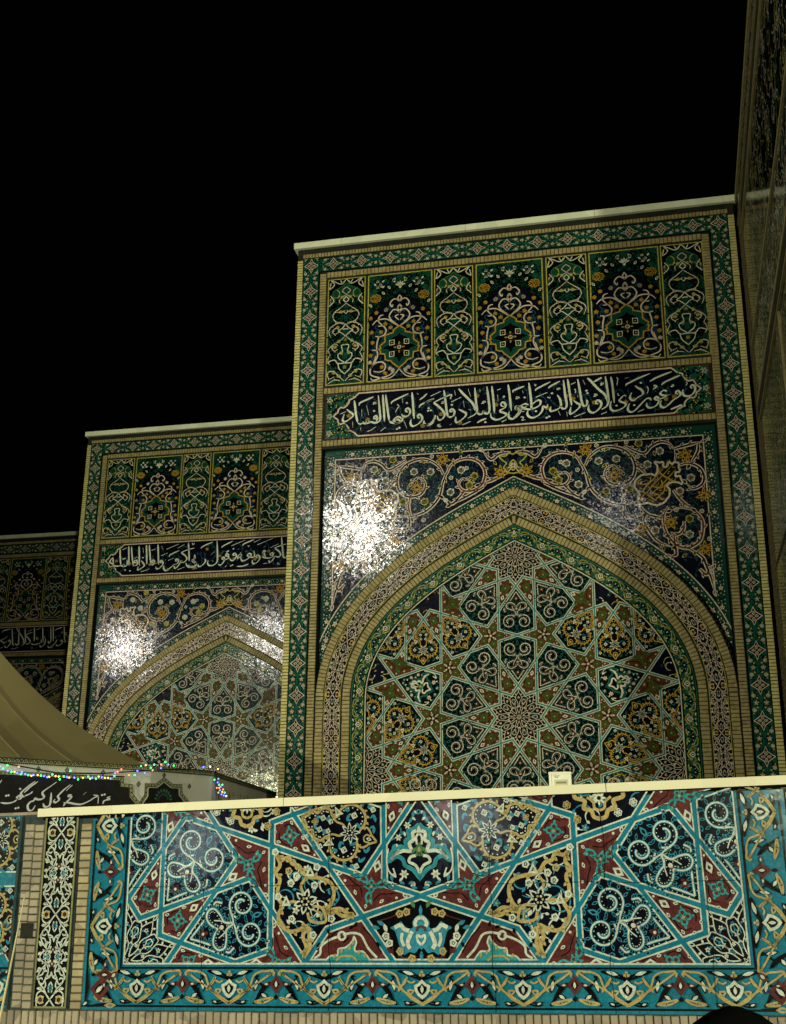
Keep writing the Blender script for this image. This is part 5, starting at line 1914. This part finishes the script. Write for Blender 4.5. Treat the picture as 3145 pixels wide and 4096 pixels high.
def parapet():
    root = put('parapet_wall', None, None, POFF, (0, PROLL, PYAW))
    tag(root, 'low parapet wall in front with azure bordered star mosaic panel under pale coping', 'wall')
    s = Solid()
    s.prism([(-6.4, -PZ - .3), (5.6, -PZ - .3), (5.6, 1.378), (3.06, 1.332), (-3.5, 1.212), (-3.5, 1.262), (-6.4, 1.215)], .012, .42, 'near_mortar')
    put('wall', s.mesh('wall'), root, (0, 0, PZ))
    # coping slabs
    zc = lambda x: 1.3015 + .0184 * (x + .224)
    for x0, x1 in ((-3.52, -1.2), (-1.194, 1.6), (1.606, 4.1), (4.106, 5.6)):
        s = Solid()
        s.prism([(x0, zc(x0)), (x1, zc(x1)), (x1, zc(x1) + .072), (x0, zc(x0) + .072)], -.055, .46, 'near_coping')
        put('coping_slab', s.mesh('coping_slab'), root, (0, 0, PZ))
    s = Solid()
    s.prism([(-6.4, 1.2165), (-3.505, 1.2635), (-3.505, 1.29), (-6.4, 1.243)], -.01, .40, 'grey_brick')
    put('coping_slab', s.mesh('coping_slab'), root, (0, 0, PZ))

    # star panel
    A = Art()
    for x in (-1.92, -.78, .60, 1.55, 2.35):      # joints of the prefabricated mosaic slabs
        A.line([(x + .012 * sin(k * 1.7 + x), -.37 + k * .17) for k in range(10)], .0045, 'near_black', 9.2)
    for z in (.62,):
        A.line([(-2.6 + k * .4, z + .006 * sin(k * 2.1)) for k in range(14)], .0030, 'near_black', 9.2)
    A = A.clip([(-.0184, 1, 1.29)])
    A.face([(-2.995, -.378), (3.03, -.378), (3.03, 1.325), (-2.995, 1.215)], 'azure', 1)
    for pts in ([(-2.962, 1.2), (-2.962, -.345), (2.985, -.345), (2.985, 1.32)], [(-2.652, 1.2), (-2.652, -.041), (2.665, -.041), (2.665, 1.32)]):
        A.line(pts, .0165, 'near_black', 3)
    A.line([(-2.625, 1.22), (-2.625, -.007), (2.625, -.007), (2.625, 1.32)], .014, 'near_white', 3)
    pan = put('star_panel', A.mesh('star_panel'), root, (0, 0, PZ))
    u = scroll_unit(NEAR2)
    um = u.mesh('border_tile')
    n = 6
    L = .842
    x = -2.83 + .421
    for k in range(7):
        put('border_tile', um, pan, (-2.49 + k * .83, -.004, -.193), (0, 0, 0), (.83 / .842, 1, .92))
    TOPL = [(-.0184, 1, 1.2975)]
    for sg in (1, -1):
        for k in range(2):
            B = Art()
            B.add(u, sg * 2.818, .30 + k * .85, -sg * pi / 2 + (pi if sg > 0 else pi), .94)
            B = B.clip(TOPL)
            put('border_tile', B.mesh('border_tile'), pan, (0, -.004, 0))
        B = Art()
        B.poly([(sg * 2.83, -.12), (sg * 2.74, -.21), (sg * 2.83, -.31), (sg * 2.92, -.21)], 'maroon', 6)
        B.poly([(sg * 2.83, -.165), (sg * 2.785, -.21), (sg * 2.83, -.26), (sg * 2.875, -.21)], 'near_black', 7)
        B.leaf(sg * 2.86, -.24, pi / 2 + sg * .8, .085, .034, 'near_white', 8)
        B.curve([(sg * 2.96, -.05), (sg * 2.94, -.2), (sg * 2.95, -.34), (sg * 2.80, -.33), (sg * 2.68, -.34)], .018, 'near_black', 4)
        B.leaf(sg * 2.74, -.13, pi / 2 + sg * .8, .09, .05, 'maroon', 6, 'near_white', .5)
        B.leaf(sg * 2.92, -.30, pi / 2 - sg * 2.2, .09, .04, 'near_black', 5, 'near_white', .5)
        B.leaf(sg * 2.78, -.34, 0, .11, .045, 'sand', 6, 'azure_light', .4)
        put('border_tile', B.mesh('border_tile'), pan, (0, -.004, 0))
    X0 = 2.618
    planes = [(1, 0, X0), (-1, 0, X0), (0, -1, 0), TOPL[0]]
    T = []
    for sg in (1, -1):
        m = (lambda a: a) if sg < 0 else (lambda a: 180 - a)
        C = (sg * X0, 0)
        C1 = (sg * 1.618, 1.376)
        for a in (18, 54, 90):
            T.append(('scroll_kite', *C, m(a)))
        for a in (36, 72, 0):
            T.append(('small_kite', *C, m(a)))
        for a in (36, 72, 0):
            T.append(('truncated_star', *C, m(a)))
        T.append(('ten_point_star', *C, 90))
        T.append(('medallion_kite', *C1, m(-18)))
        for a in (-36, 0):
            T.append(('small_kite', *C1, m(a)))
        T.append(('truncated_star', 0, 1.902, 270 - sg * -18))
        T.append(('small_kite', 0, 1.902, 270 + sg * 18))
    T.append(('lotus_kite', 0, 1.902, 270))
    lay_tiles(T, NEAR, pan, planes, 0, -.002)

    def free(name, art):
        put(name, art.clip(planes).mesh(name), pan, (0, -.002, 0))
    for sg in (1, -1):
        sx = lambda P_: [((x - X0) * -sg, z) for x, z in P_]
        fl = sg > 0
        # gold double-arrow tile
        ta = sx([(1.309, .951), (1.309, .4253), (1.618, 0), (1.809, .263), (2.118, .3633), (1.809, .7886)])
        free('arrow_tile', arrow_tile(ta, sx))
        dm = sx([(2.118, .3633), (1.809, .263), (1.618, 0), (2.382, 0)])
        free('dome_tile', dome_tile(dm, sx))
        gt = sx([(.809, 1.1135), (1.309, .951), (1.309, 1.1515), (1.5, 1.214), (1.5, 1.5), (.50, 1.539)])
        A = tile_ground(gt, NEAR, 'near_navy')
        grow(A, gt, NEAR, 36, 3)
        for q in (1, -1):
            A.curve([(sx([(1.08, 1.5)])[0][0] + q * dx, z) for dx, z in ((.0, 1.12), (.05, 1.14), (.07, 1.19), (.13, 1.21), (.12, 1.27), (.20, 1.30), (.19, 1.36))], .034, 'sand', 5)
            A.curve([(sx([(1.08, 1.5)])[0][0] + q * dx, z) for dx, z in ((.0, 1.19), (.04, 1.21), (.05, 1.26), (.10, 1.30))], .022, 'sand', 5)
        A.flower(sx([(1.08, 1.3)])[0][0], 1.29, .06, 'near_white', 6, 8, 'near_navy')
        for x, z in ((.93, 1.17), (1.27, 1.12), (1.35, 1.24), (.80, 1.25)):
            A.rosette(sx([(x, z)])[0][0], z, .036, 'sand' if x > 1.2 else 'near_white', 5, 6)
        free('gold_tile', A)
    lt = [(0, .5257), (-.5, .3633), (-.236, 0), (.236, 0), (.5, .3633)]
    free('blue_lotus_tile', blue_lotus(lt))

    # arabesque pilaster at the left and its mirror at the right (outside the frame)
    for sg in (-1, 1):
        A = Art()
        xc = sg * 3.293
        A.face([(xc - .152, -.36), (xc + .152, -.36), (xc + .152, 1.305 if sg > 0 else 1.232), (xc - .152, 1.305 if sg > 0 else 1.232)], 'near_black', 1)
        un_ = arabesque_unit(NEAR2, .70, .275)
        k = 0
        z = -.30
        while z < 1.5:
            A.add(un_, xc, z, pi / 2)
            z += .70
        A = A.clip([(-.0184, 1, 1.296), (0, -1, .36)])
        A.line([(xc - .152, 1.23), (xc - .152, -.36), (xc + .152, -.36), (xc + .152, 1.23)], .016, 'olive_line', 6)
        put('arabesque_band', A.mesh('arabesque_band'), root, (0, -.001, PZ))

    # neighbouring panel at the far left
    A = Art()
    A.face([(-6.3, -.378), (-3.69, -.378), (-3.69, 1.255), (-6.3, 1.21)], 'azure', 1)
    A.line([(-6.3, -.345), (-3.69, -.345)], .0165, 'near_black', 3)
    A.line([(-6.3, -.045), (-3.69, -.045)], .0165, 'near_black', 3)
    A.line([(-3.70, -.40), (-3.70, 1.25)], .02, 'near_mortar', 4)
    lp = put('star_panel', A.mesh('star_panel'), root, (0, 0, PZ), )
    lp['label'] = 'neighbouring mosaic panel cut by the left edge'
    for k in range(3):
        B = Art()
        B.add(u, -3.80 - k * .842, -.193)
        put('border_tile', B.clip([(1, 0, -3.71)]).mesh('border_tile'), lp, (0, -.004, 0))
    pl2 = [(1, 0, -3.712), (0, -1, 0), (-.0165, 1, 1.3085), (-1, 0, 6.3)]
    C = (-4.83, .30)
    lay_tiles([('medallion_kite', -4.95, .62 + .43, 0 - 0), ('medallion_kite', -4.95, .36, 0), ('small_kite', -4.75, .74, 5), ('truncated_star', -4.95, -.55, 36)], NEAR, lp, pl2, 0, -.002)

    # bricks: soldier course under the panel, headers beside the pilaster
    Bk = Bricks()
    Bk.kind('soldier', .060, .205, 'grey_brick')
    Bk.kind('head', .104, .057, 'near_brick')
    Bk.kind('head2', .090, .057, 'grey_brick')
    random.seed(3)
    x = -4.6
    while x < 3.7:
        Bk.lay('soldier', x, -.004, -.488)
        x += .0675
    z = -.345
    while z < 1.32:
        if z < 1.20:
            Bk.lay('head', -3.055, -.004, z)
            Bk.lay('head2', -3.516, -.004, z)
            Bk.lay('head2', -3.612, -.004, z + .006)
        Bk.lay('head', 3.094, -.004, z)
        z += .0648
    Mw = Matrix.Translation(POFF) @ PM
    Bk.build(root, PZ, 300, lambda x, y, z: Mw @ Vector((x, y, z + PZ)))
    # weathered joint line and a dark stain on the left brickwork
    s = Solid()
    s.box(-3.62, -3.50, -.012, -.0085, .20, .33, 'recess_stain_black')
    put('stain', s.mesh('stain'), root, (0, 0, PZ))
    return root


def grow(A, poly, P, n, seed, mats=None):
    A.add(free_tile(poly, P, 'near_navy', n, seed, True, mats, strap=False), dh=0)


def arrow_tile(poly, sx):
    P = NEAR
    A = tile_ground(poly, P, 'near_navy')
    grow(A, poly, P, 42, 11, ['azure_light', 'azure_light', 'near_white'])
    out = [(1.36, .87), (1.40, .84), (1.47, .85), (1.50, .80), (1.56, .78), (1.60, .72), (1.66, .69), (1.74, .68), (1.84, .64), (1.87, .55), (1.84, .46), (1.79, .41),
           (1.92, .43), (1.99, .39), (2.03, .385), (1.95, .37), (1.88, .41), (1.80, .40), (1.77, .45)]
    out2 = [(1.36, .87), (1.39, .79), (1.35, .73), (1.39, .67), (1.37, .58), (1.39, .50), (1.42, .46), (1.38, .38), (1.41, .30), (1.48, .25), (1.56, .26), (1.63, .29),
            (1.60, .21), (1.63, .13), (1.61, .06), (1.66, .12), (1.655, .21), (1.66, .28)]
    for o in (out, out2):
        q = spline(sx(o), 4)
        A.line(q, .032, 'sand', 5)
        for k in range(2, len(q) - 2, 4):
            a = atan2(q[k + 1][1] - q[k - 1][1], q[k + 1][0] - q[k - 1][0])
            A.leaf(q[k][0], q[k][1], a + (1.1 if k % 8 < 4 else -1.1), .048, .028, 'sand', 5)
    A.curve(sx([(1.62, .68), (1.58, .62), (1.60, .56), (1.63, .53)]), .024, 'sand', 5)
    A.curve(sx([(1.42, .46), (1.50, .49), (1.55, .48)]), .024, 'sand', 5)
    c = sx([(1.62, .49)])[0]
    A.flower(c[0], c[1], .105, 'near_white', 6, 6, 'near_navy', .3, 'near_navy')
    A.disc(c[0], c[1], .05, 'near_navy', 8, 9)
    for k in range(6):
        A.disc(c[0] + .028 * cos(k * pi / 3), c[1] + .028 * sin(k * pi / 3), .011, 'near_white' if k % 2 else 'sand', 9, 6)
    for q in ([(1.66, .44), (1.73, .45), (1.78, .42), (1.80, .33), (1.72, .32), (1.66, .34), (1.64, .40)],):
        A.curve(sx(q), .024, 'sand', 6, 4)
    A.curve(sx([(1.70, .42), (1.75, .39), (1.76, .34)]), .014, 'sand', 6)
    A.leaf(*sx([(1.72, .36)])[0], 1.0, .06, .034, 'near_white', 6)
    for x, z, m in ((1.47, .74, 'sand'), (1.54, .70, 'near_white'), (1.49, .64, 'near_white'), (1.70, .62, 'near_white'), (1.72, .77, 'near_white'), (1.50, .35, 'near_white'), (1.38, .53, 'near_white'), (1.85, .35, 'near_white'), (1.69, .22, 'near_white'), (1.345, .90, 'near_white')):
        p = sx([(x, z)])[0]
        A.ring(p[0], p[1], .026, .015, m, 6, 5)
        A.disc(p[0], p[1], .009, m, 6, 4)
    for x, z in ((1.66, .73), (1.45, .49)):
        p = sx([(x, z)])[0]
        A.line([(p[0] - .03, p[1] - .025), (p[0] + .03, p[1] - .025), (p[0], p[1] + .035)], .017, 'near_white', 7, True)
    return A


def dome_tile(poly, sx):
    A = tile_ground(poly, NEAR, 'maroon')
    A.curve(sx([(1.70, .035), (1.75, .07), (1.76, .13), (1.83, .18), (1.92, .21), (2.02, .235), (2.10, .22), (2.14, .16), (2.17, .11), (2.24, .04)]), .019, 'near_white', 4)
    A.ring(*sx([(1.94, .213)])[0], .032, .017, 'near_white', 5, 10)
    A.disc(*sx([(1.94, .213)])[0], .014, 'maroon', 5, 8)
    body = sx([(1.80, .02), (1.84, .055), (1.90, .06), (1.91, .11), (1.97, .12), (2.03, .17), (2.045, .205), (2.065, .16), (2.05, .12), (2.06, .09), (2.12, .09), (2.16, .05), (2.18, .02)])
    A.poly(spline(body, 3), 'near_teal', 4)
    A.curve(body, .014, 'near_white', 5, 3)
    A.curve(sx([(1.89, .02), (1.93, .05), (1.98, .055), (2.03, .05), (2.07, .02)]), .016, 'sand', 6)
    for x, z in ((1.93, .075), (2.0, .10), (2.08, .065), (1.87, .035), (2.13, .04), (2.03, .14)):
        A.leaf(*sx([(x, z)])[0], 1.2, .042, .024, 'sand', 6)
    for x, z, a in ((1.83, .225, 2), (2.05, .28, 1.2), (1.72, .12, 1), (2.26, .12, 2), (2.0, .27, .4)):
        A.leaf(*sx([(x, z)])[0], a, .05, .024, 'near_black', 4)
    for p in ([(1.72, .10), (1.80, .17), (1.90, .255)], [(2.12, .28), (2.20, .2), (2.28, .08)], [(1.95, .155), (2.0, .2)]):
        A.curve(sx(p), .010, 'near_black', 3, 3)
    return A


def blue_lotus(poly):
    P = NEAR
    A = tile_ground(poly, P, 'near_black')
    for s in (1, -1):
        B = Art()
        out = [(0, .385), (.04, .36), (.072, .32), (.07, .275), (.105, .27), (.14, .29), (.17, .325), (.205, .30), (.262, .275), (.225, .25), (.205, .20), (.185, .13),
               (.15, .085), (.145, .06), (.10, .085), (.055, .075), (.02, .115), (0, .10)]
        q = spline(out, 3)
        B.poly(q + [(0, .12)], 'azure_light', 3)
        B.curve([(0, .355), (.03, .345), (.05, .31), (.04, .285)], .030, 'near_white', 5)
        B.curve([(.10, .25), (.14, .262), (.175, .295), (.225, .275)], .032, 'near_white', 5)
        B.curve([(.075, .245), (.10, .20), (.115, .15), (.095, .11)], .034, 'near_white', 5)
        B.curve([(.16, .235), (.165, .18), (.145, .13)], .026, 'near_white', 5)
        B.curve([(.0, .20), (.03, .215), (.03, .175), (0, .14)], .020, 'near_white', 5)
        B.curve([(.0, .29), (.03, .27), (.035, .245)], .016, 'maroon', 6)
        for x, z, a, m in ((.31, .295, .5, 'azure_light'), (.35, .27, .2, 'azure_light'), (.29, .24, 1.2, 'near_white'), (.17, .05, 1.2, 'azure_light'), (.05, .43, 1.1, 'leaf_green'), (.24, .07, .8, 'maroon')):
            B.leaf(x, z, a, .075, .034, m, 4)
        for x, z, m in ((.27, .155, 'near_white'), (.12, .40, 'sand'), (.18, .385, 'sand'), (.08, .035, 'sand'), (.18, .09, 'sand'), (.30, .21, 'near_white')):
            B.ring(x, z, .026, .015, m, 5, 5)
            B.disc(x, z, .010, m, 5, 5)
        for p in ([(.08, .42), (.16, .40), (.25, .36), (.36, .33)], [(.29, .24), (.25, .16), (.24, .06)], [(.04, .05), (.12, .04), (.20, .05)]):
            B.curve(p, .009, 'maroon', 4, 3)
        A.add(B, mir=s < 0)
    A.leaf(0, .37, pi / 2, .085, .03, 'azure_light', 5)
    A.leaf(0, .02, pi / 2, .075, .032, 'azure_light', 4)
    return A


parapet()


# ------------------------------------------------------------------ white box on the coping
def junction_box():
    loc = POFF + PM @ Vector((1.222, .20, PZ + 1.402))
    r = put('junction_box', None, None, loc, (0, PROLL, PYAW))
    tag(r, 'small white electrical box with slotted front standing on the parapet coping', 'electrical box')
    s = Solid()
    s.box(-.100, .092, 0, .15, 0, .108, 'box_shell')
    put('shell', s.mesh('shell'), r)
    s = Solid()
    s.prism([(-.104, .109), (.096, .109), (.094, .126), (-.100, .128)], -.008, .156, 'box_shell')
    put('lid', s.mesh('lid'), r)
    s = Solid()
    s.box(-.055, .058, -.006, -.0005, .012, .062, 'box_panel')
    put('front_plate', s.mesh('front_plate'), r)
    s = Solid()
    s.box(-.040, .045, -.012, -.0065, .028, .044, 'box_slot')
    put('slot', s.mesh('slot'), r)
    s = Solid()
    for k, (x0, x1, z) in enumerate(((-.060, -.008, .090), (-.050, -.020, .078))):
        s.box(x0, x1, -.0015, -.0004, z, z + .006, 'box_slot')
    put('caption', s.mesh('caption'), r)
    s = Solid()
    s.box(.0925, .112, .02, .15, 0, .085, 'cable_black')
    put('bracket', s.mesh('bracket'), r)
    s = Solid()
    s.box(-.078, -.076, -.002, -.0004, .0, .108, 'box_slot')
    put('seam', s.mesh('seam'), r)


junction_box()


# ------------------------------------------------------------------ the tent behind the parapet
TP = [Vector((-9.3, -9.25)), Vector((-4.746, -3.793)), Vector((-4.244, -2.748)), Vector((-5.143, 2.939))]
P0T = Vector((-6.105, -5.424))
ZT = Z0 - 2.1937 + 1.15


def tent():
    r = thing('tent', (-7.6, -2.6, 0), 0, 'beige canvas tent with printed white valance behind the parapet at the left', 'tent')
    off = Vector((-7.6, -2.6, 0))

    def panel_mesh(name, a, b, z0, z1, mat, nx=24, nz=6, wob=.012):
        d = (b - a)
        L = d.length
        d = d / L
        nrm = Vector((d.y, -d.x))
        V, F = [], []
        for j in range(nz + 1):
            for i in range(nx + 1):
                t, q = i / nx, j / nz
                w = wob * (sin(t * L * 5.2 + 1) * (1 - q) + .6 * sin(t * L * 11 + q * 3) * (1 - q)) * (.3 + .7 * sin(pi * t))
                z = z0 + (z1 - z0) * q - .015 * sin(pi * t) * (1 if q > .9 else 0)
                p = a + d * L * t + nrm * w
                V.append((p.x - off.x, p.y - off.y, z))
        for j in range(nz):
            for i in range(nx):
                k = j * (nx + 1) + i
                F.append((k, k + 1, k + nx + 2, k + nx + 1))
        return to_mesh(name, V, F, [mat] * len(F))
    for a, b in ((TP[0], TP[1]), (TP[1], TP[2]), (TP[2], TP[3])):
        v = put('valance', panel_mesh('valance', a, b, ZT - .95, ZT, 'valance_cloth'), r)
    # printed trim: a frieze along the top of each valance, banner and star medallion
    def on_face(a, b, A, lift, name):
        d = (b - a).normalized()
        nrm = Vector((d.y, -d.x))
        V = []
        for u, v, h in A.v:
            p = a + d * u + nrm * (lift + h * .0015)
            V.append((p.x - off.x, p.y - off.y, ZT + v))
        put(name, to_mesh(name, V, A.f, A.m), r)

    def frieze(L):
        A = Art()
        A.face([(0, -.066), (L, -.066), (L, -.004), (0, -.004)], 'print_olive', 1)
        A.line([(0, -.006), (L, -.006)], .008, 'print_black', 2)
        A.line([(0, -.060), (L, -.060)], .010, 'print_black', 2)
        x = .03
        k = 0
        while x < L - .02:
            A.curve([(x - .026, -.046), (x - .012, -.02), (x + .008, -.018), (x + .014, -.036), (x, -.042)], .011, 'print_black', 2, 3)
            if k % 2:
                A.ring(x + .022, -.033, .012, .007, 'print_black', 2, 6)
            A.face([(x - .01, -.066), (x, -.078), (x + .01, -.066)], 'print_black', 2)
            A.face([(x + .02, -.066), (x + .03, -.078), (x + .04, -.066)], 'print_black', 2)
            x += .056
            k += 1
        return A
    for a, b in ((TP[0], TP[1]), (TP[1], TP[2]), (TP[2], TP[3])):
        on_face(a, b, frieze((b - a).length), .016, 'printed_frieze')

    def diamond(A, x, z, s=.036):
        A.line([(x - s * .8, z), (x, z - s), (x + s * .8, z), (x, z + s)], .009, 'print_black', 2, True)
        A.line([(x - s * .35, z), (x, z - s * .45), (x + s * .35, z), (x, z + s * .45)], .008, 'print_black', 2, True)

    def stepped(A, pts, w):
        A.line(pts, w, 'print_black', 1)
        A.line(pts, w - .016, 'print_olive', 2)
        q = []
        for a, b in zip(pts, pts[1:]):
            n = max(1, int(hypot(b[0] - a[0], b[1] - a[1]) / .05))
            q += [(a[0] + (b[0] - a[0]) * (k + .5) / n, a[1] + (b[1] - a[1]) * (k + .5) / n) for k in range(n)]
        for x, z in q:
            A.face([(x - .012, z), (x, z - .014), (x + .012, z), (x, z + .014)], 'print_black', 3)
    A = Art()
    edge = [(-4.0, -.195), (1.655, -.195), (1.69, -.20), (1.70, -.28), (1.83, -.285), (1.845, -.40), (1.95, -.50), (1.95, -.92)]
    A.poly([(-4.0, -.92), (-4.0, -.215)] + [(x - .025, z - .025) for x, z in edge[1:]], 'print_black', 1)
    for x in range(16):
        A.leaf(-.9 + x * .16, -.26, random.uniform(0, 6), .05, .02, 'print_blue', 2)
    A2 = Art()
    stepped(A2, edge, .052)
    for x, z in ((.511, -.125), (.901, -.119), (1.408, -.124), (1.939, -.253), (-.2, -.125), (-.8, -.125)):
        diamond(A2, x, z)
    on_face(P0T, TP[1], A2, .020, 'printed_border')
    on_face(P0T, TP[1], A, .017, 'banner')
    W = Art()
    write(W, 'banner', 'print_white', 3, .72)
    on_face(P0T, TP[1], W, .0205, 'banner_script')
    A = Art()
    st = [(-.20, -.56), (-.08, -.397), (-.084, -.265), (.094, -.258), (.225, -.165), (.379, -.246), (.547, -.244), (.560, -.353), (.69, -.46), (.66, -.60)]
    A.poly([(.23 + (x - .23) * .86, -.5 + (z + .5) * .86) for x, z in st], 'print_black', 1)
    stepped(A, st, .05)
    c = (.235, -.46)
    for k in range(9):
        a = radians(10 + 20 * k)
        A.leaf(c[0] + .11 * cos(a), c[1] + .11 * sin(a), a, .06, .035, 'print_green', 2)
        A.line([(c[0] + .075 * cos(a), c[1] + .075 * sin(a)), (c[0] + .10 * cos(a + .2), c[1] + .10 * sin(a + .2))], .012, 'print_green', 2)
    for x, z in ((.221, -.112), (.702, -.239)):
        diamond(A, x, z)
    on_face(TP[1], TP[2], A, .020, 'printed_star')
    A = Art()
    for k in range(9):
        x = .3 + k * .6
        A.leaf(x, -.30, pi / 2, .10, .05, 'print_olive', 1, 'print_black', .4)
        if k % 2:
            A.line([(x + .3, -.18), (x + .3, -.4)], .012, 'print_olive', 1)
            A.leaf(x + .3, -.36, pi / 2, .12, .10, 'print_olive', 1)
    on_face(TP[2], TP[3], A, .018, 'printed_motif')

    # the canvas roof: front and side slopes hung between eaves and a ridge point, hips sagging
    apex = Vector((-8.9, -3.6, ZT + 3.3))
    P1 = Vector((-4.82, -3.86, ZT))
    Pb = Vector((-7.4, 2.0, ZT))
    Pa = Vector((-9.4, -9.1, ZT))

    def slope(a, b, n=20, m=22):
        V, F = [], []
        for j in range(m + 1):
            q = j / m
            for i in range(n + 1):
                t = i / n
                base = a.lerp(b, t)
                p = base.lerp(apex, q)
                p.z -= .75 * sin(pi * q) ** 1.0 * (1 - .28 * q) * .62 + .05 * sin(pi * q) * sin(pi * t) + .012 * sin(t * 23 + q * 4) * (1 - q)
                V.append(tuple(p - Vector((off.x, off.y, 0))))
        for j in range(m):
            for i in range(n):
                k = j * (n + 1) + i
                F.append((k, k + 1, k + n + 2, k + n + 1))
        me = to_mesh('roof', V, F, ['canvas'] * len(F))
        for p in me.polygons:
            p.use_smooth = True
        return me, V, n
    for a, b in ((Pa, P1), (P1, Pb)):
        me, V, n = slope(a, b)
        put('roof', me, r)
        if a is Pa:
            for t0 in (15, 17):
                s = Solid()
                s.tube([Vector(V[j * (n + 1) + t0]) + Vector((.004, -.012, .006)) for j in range(0, 22)], .010, 'seam', 4)
                put('seam', s.mesh('seam'), r)
    s = Solid()
    for p in (Pa, Vector((-4.85, -3.75, 0)), Vector((-4.40, -2.75, 0)), Vector((-5.25, 2.85, 0))):
        s.tube([(p.x - off.x - .06, p.y - off.y + .06, 0), (p.x - off.x - .06, p.y - off.y + .06, ZT - .02)], .03, 'cable_black', 8)
        put('pole', s.mesh('pole'), r)
        s = Solid()


tent()


def light_string():
    pts = []
    for part in DATA['leds'].split(';'):
        c, p = part.split()
        pts.append((c, Vector([int(q) / 1000 for q in p.split(',')]) + Vector((0, 0, Z0))))
    base = Vector((-4.7, -3.7, 0))
    r = thing('light_string', base, 0, 'string of glowing coloured fairy lights looped along the tent valance', 'string lights')
    import bmesh
    meshes = {}
    for c, m in (('g', 'led_green'), ('b', 'led_blue'), ('r', 'led_red'), ('a', 'led_amber'), ('w', 'led_white')):
        bm = bmesh.new()
        bmesh.ops.create_uvsphere(bm, u_segments=8, v_segments=6, radius=.0115)
        me = bpy.data.meshes.new('bulb')
        bm.to_mesh(me)
        bm.free()
        me.materials.append(MATS[m])
        meshes[c] = me
    for c, p in pts:
        put('bulb', meshes[c], r, p - base)
    left = sorted([p for c, p in pts if p.z > ZT - .33 and p.y < 0], key=lambda q: q.y)
    s = Solid()
    line = [Vector((-6.7, -6.15, ZT - .02)), Vector((-6.08, -5.42, ZT - .07)), Vector((-5.6, -4.87, ZT - .16)), Vector((-5.2, -4.40, ZT - .14)), Vector((-4.85, -3.98, ZT - .08)),
            Vector((-4.6, -3.55, ZT - .03)), Vector((-4.38, -3.1, ZT + .0)), Vector((-4.20, -2.72, ZT - .01)), Vector((-4.18, -2.70, ZT - .25)), Vector((-4.12, -2.66, ZT - .55))]
    s.tube([p - base for p in line], .008, 'cable_black', 5)
    s.tube([Vector((-6.7, -6.15, ZT - .17)) - base, Vector((-5.9, -5.2, ZT - .185)) - base, Vector((-5.3, -4.5, ZT - .175)) - base, Vector((-4.98, -4.12, ZT - .16)) - base], .006, 'cable_black', 5)
    put('cable', s.mesh('cable'), r)


light_string()


# ------------------------------------------------------------------ thin pole at the lower left
def cane():
    top = POFF + PM @ Vector((-3.56, -.10, PZ + .55))
    bot = POFF + PM @ Vector((-3.66, -.35, -.0))
    s = Solid()
    n = 12
    s.tube([bot.lerp(top, k / n) - Vector((bot.x, bot.y, 0)) for k in range(n + 1)], [.017 - .0125 * k / n for k in range(n + 1)], 'bamboo', 7)
    o = put('pole', s.mesh('pole'), None, (bot.x, bot.y, 0))
    tag(o, 'thin pale tapering pole leaning on the brick pilaster at lower left', 'pole')


cane()


# ------------------------------------------------------------------ person in black in front of the parapet
def person():
    x, y = 2.135, -15.80
    r = thing('person', (x, y, 0), 0, 'person wrapped in black, seen only as the top of the head at the bottom edge', 'person')
    top = 2.0 - .308
    # one draped body from hem to crown: (z, half width, half depth, forward shift)
    prof = [(0.0, .30, .26, 0), (.3, .27, .23, 0), (.8, .23, .19, 0), (1.05, .22, .17, 0), (1.22, .225, .16, 0), (1.32, .20, .14, .0), (1.375, .155, .125, .01),
            (1.405, .125, .125, .015), (1.44, .118, .132, .015), (1.50, .120, .140, .012), (1.55, .112, .130, .008), (1.585, .090, .105, .004), (1.608, .056, .066, 0), (1.622, .016, .02, 0)]
    V, F = [], []
    n = 28
    for z, w, d, f in prof:
        for k in range(n):
            a = 2 * pi * k / n
            fold = 1 + (.05 * sin(5 * a + z * 3) + .03 * sin(9 * a)) * max(0, 1 - z / 1.25)
            V.append((w * fold * cos(a), f + d * fold * sin(a), z * top / 1.622))
    for j in range(len(prof) - 1):
        for k in range(n):
            q = (k + 1) % n
            F.append((j * n + k, j * n + q, j * n + n + q, j * n + n + k))
    F.append(tuple(range((len(prof) - 1) * n, len(prof) * n)))
    me = to_mesh('chador', V, F, ['black_cloth'] * len(F))
    for p in me.polygons:
        p.use_smooth = True
    put('chador', me, r)


person()
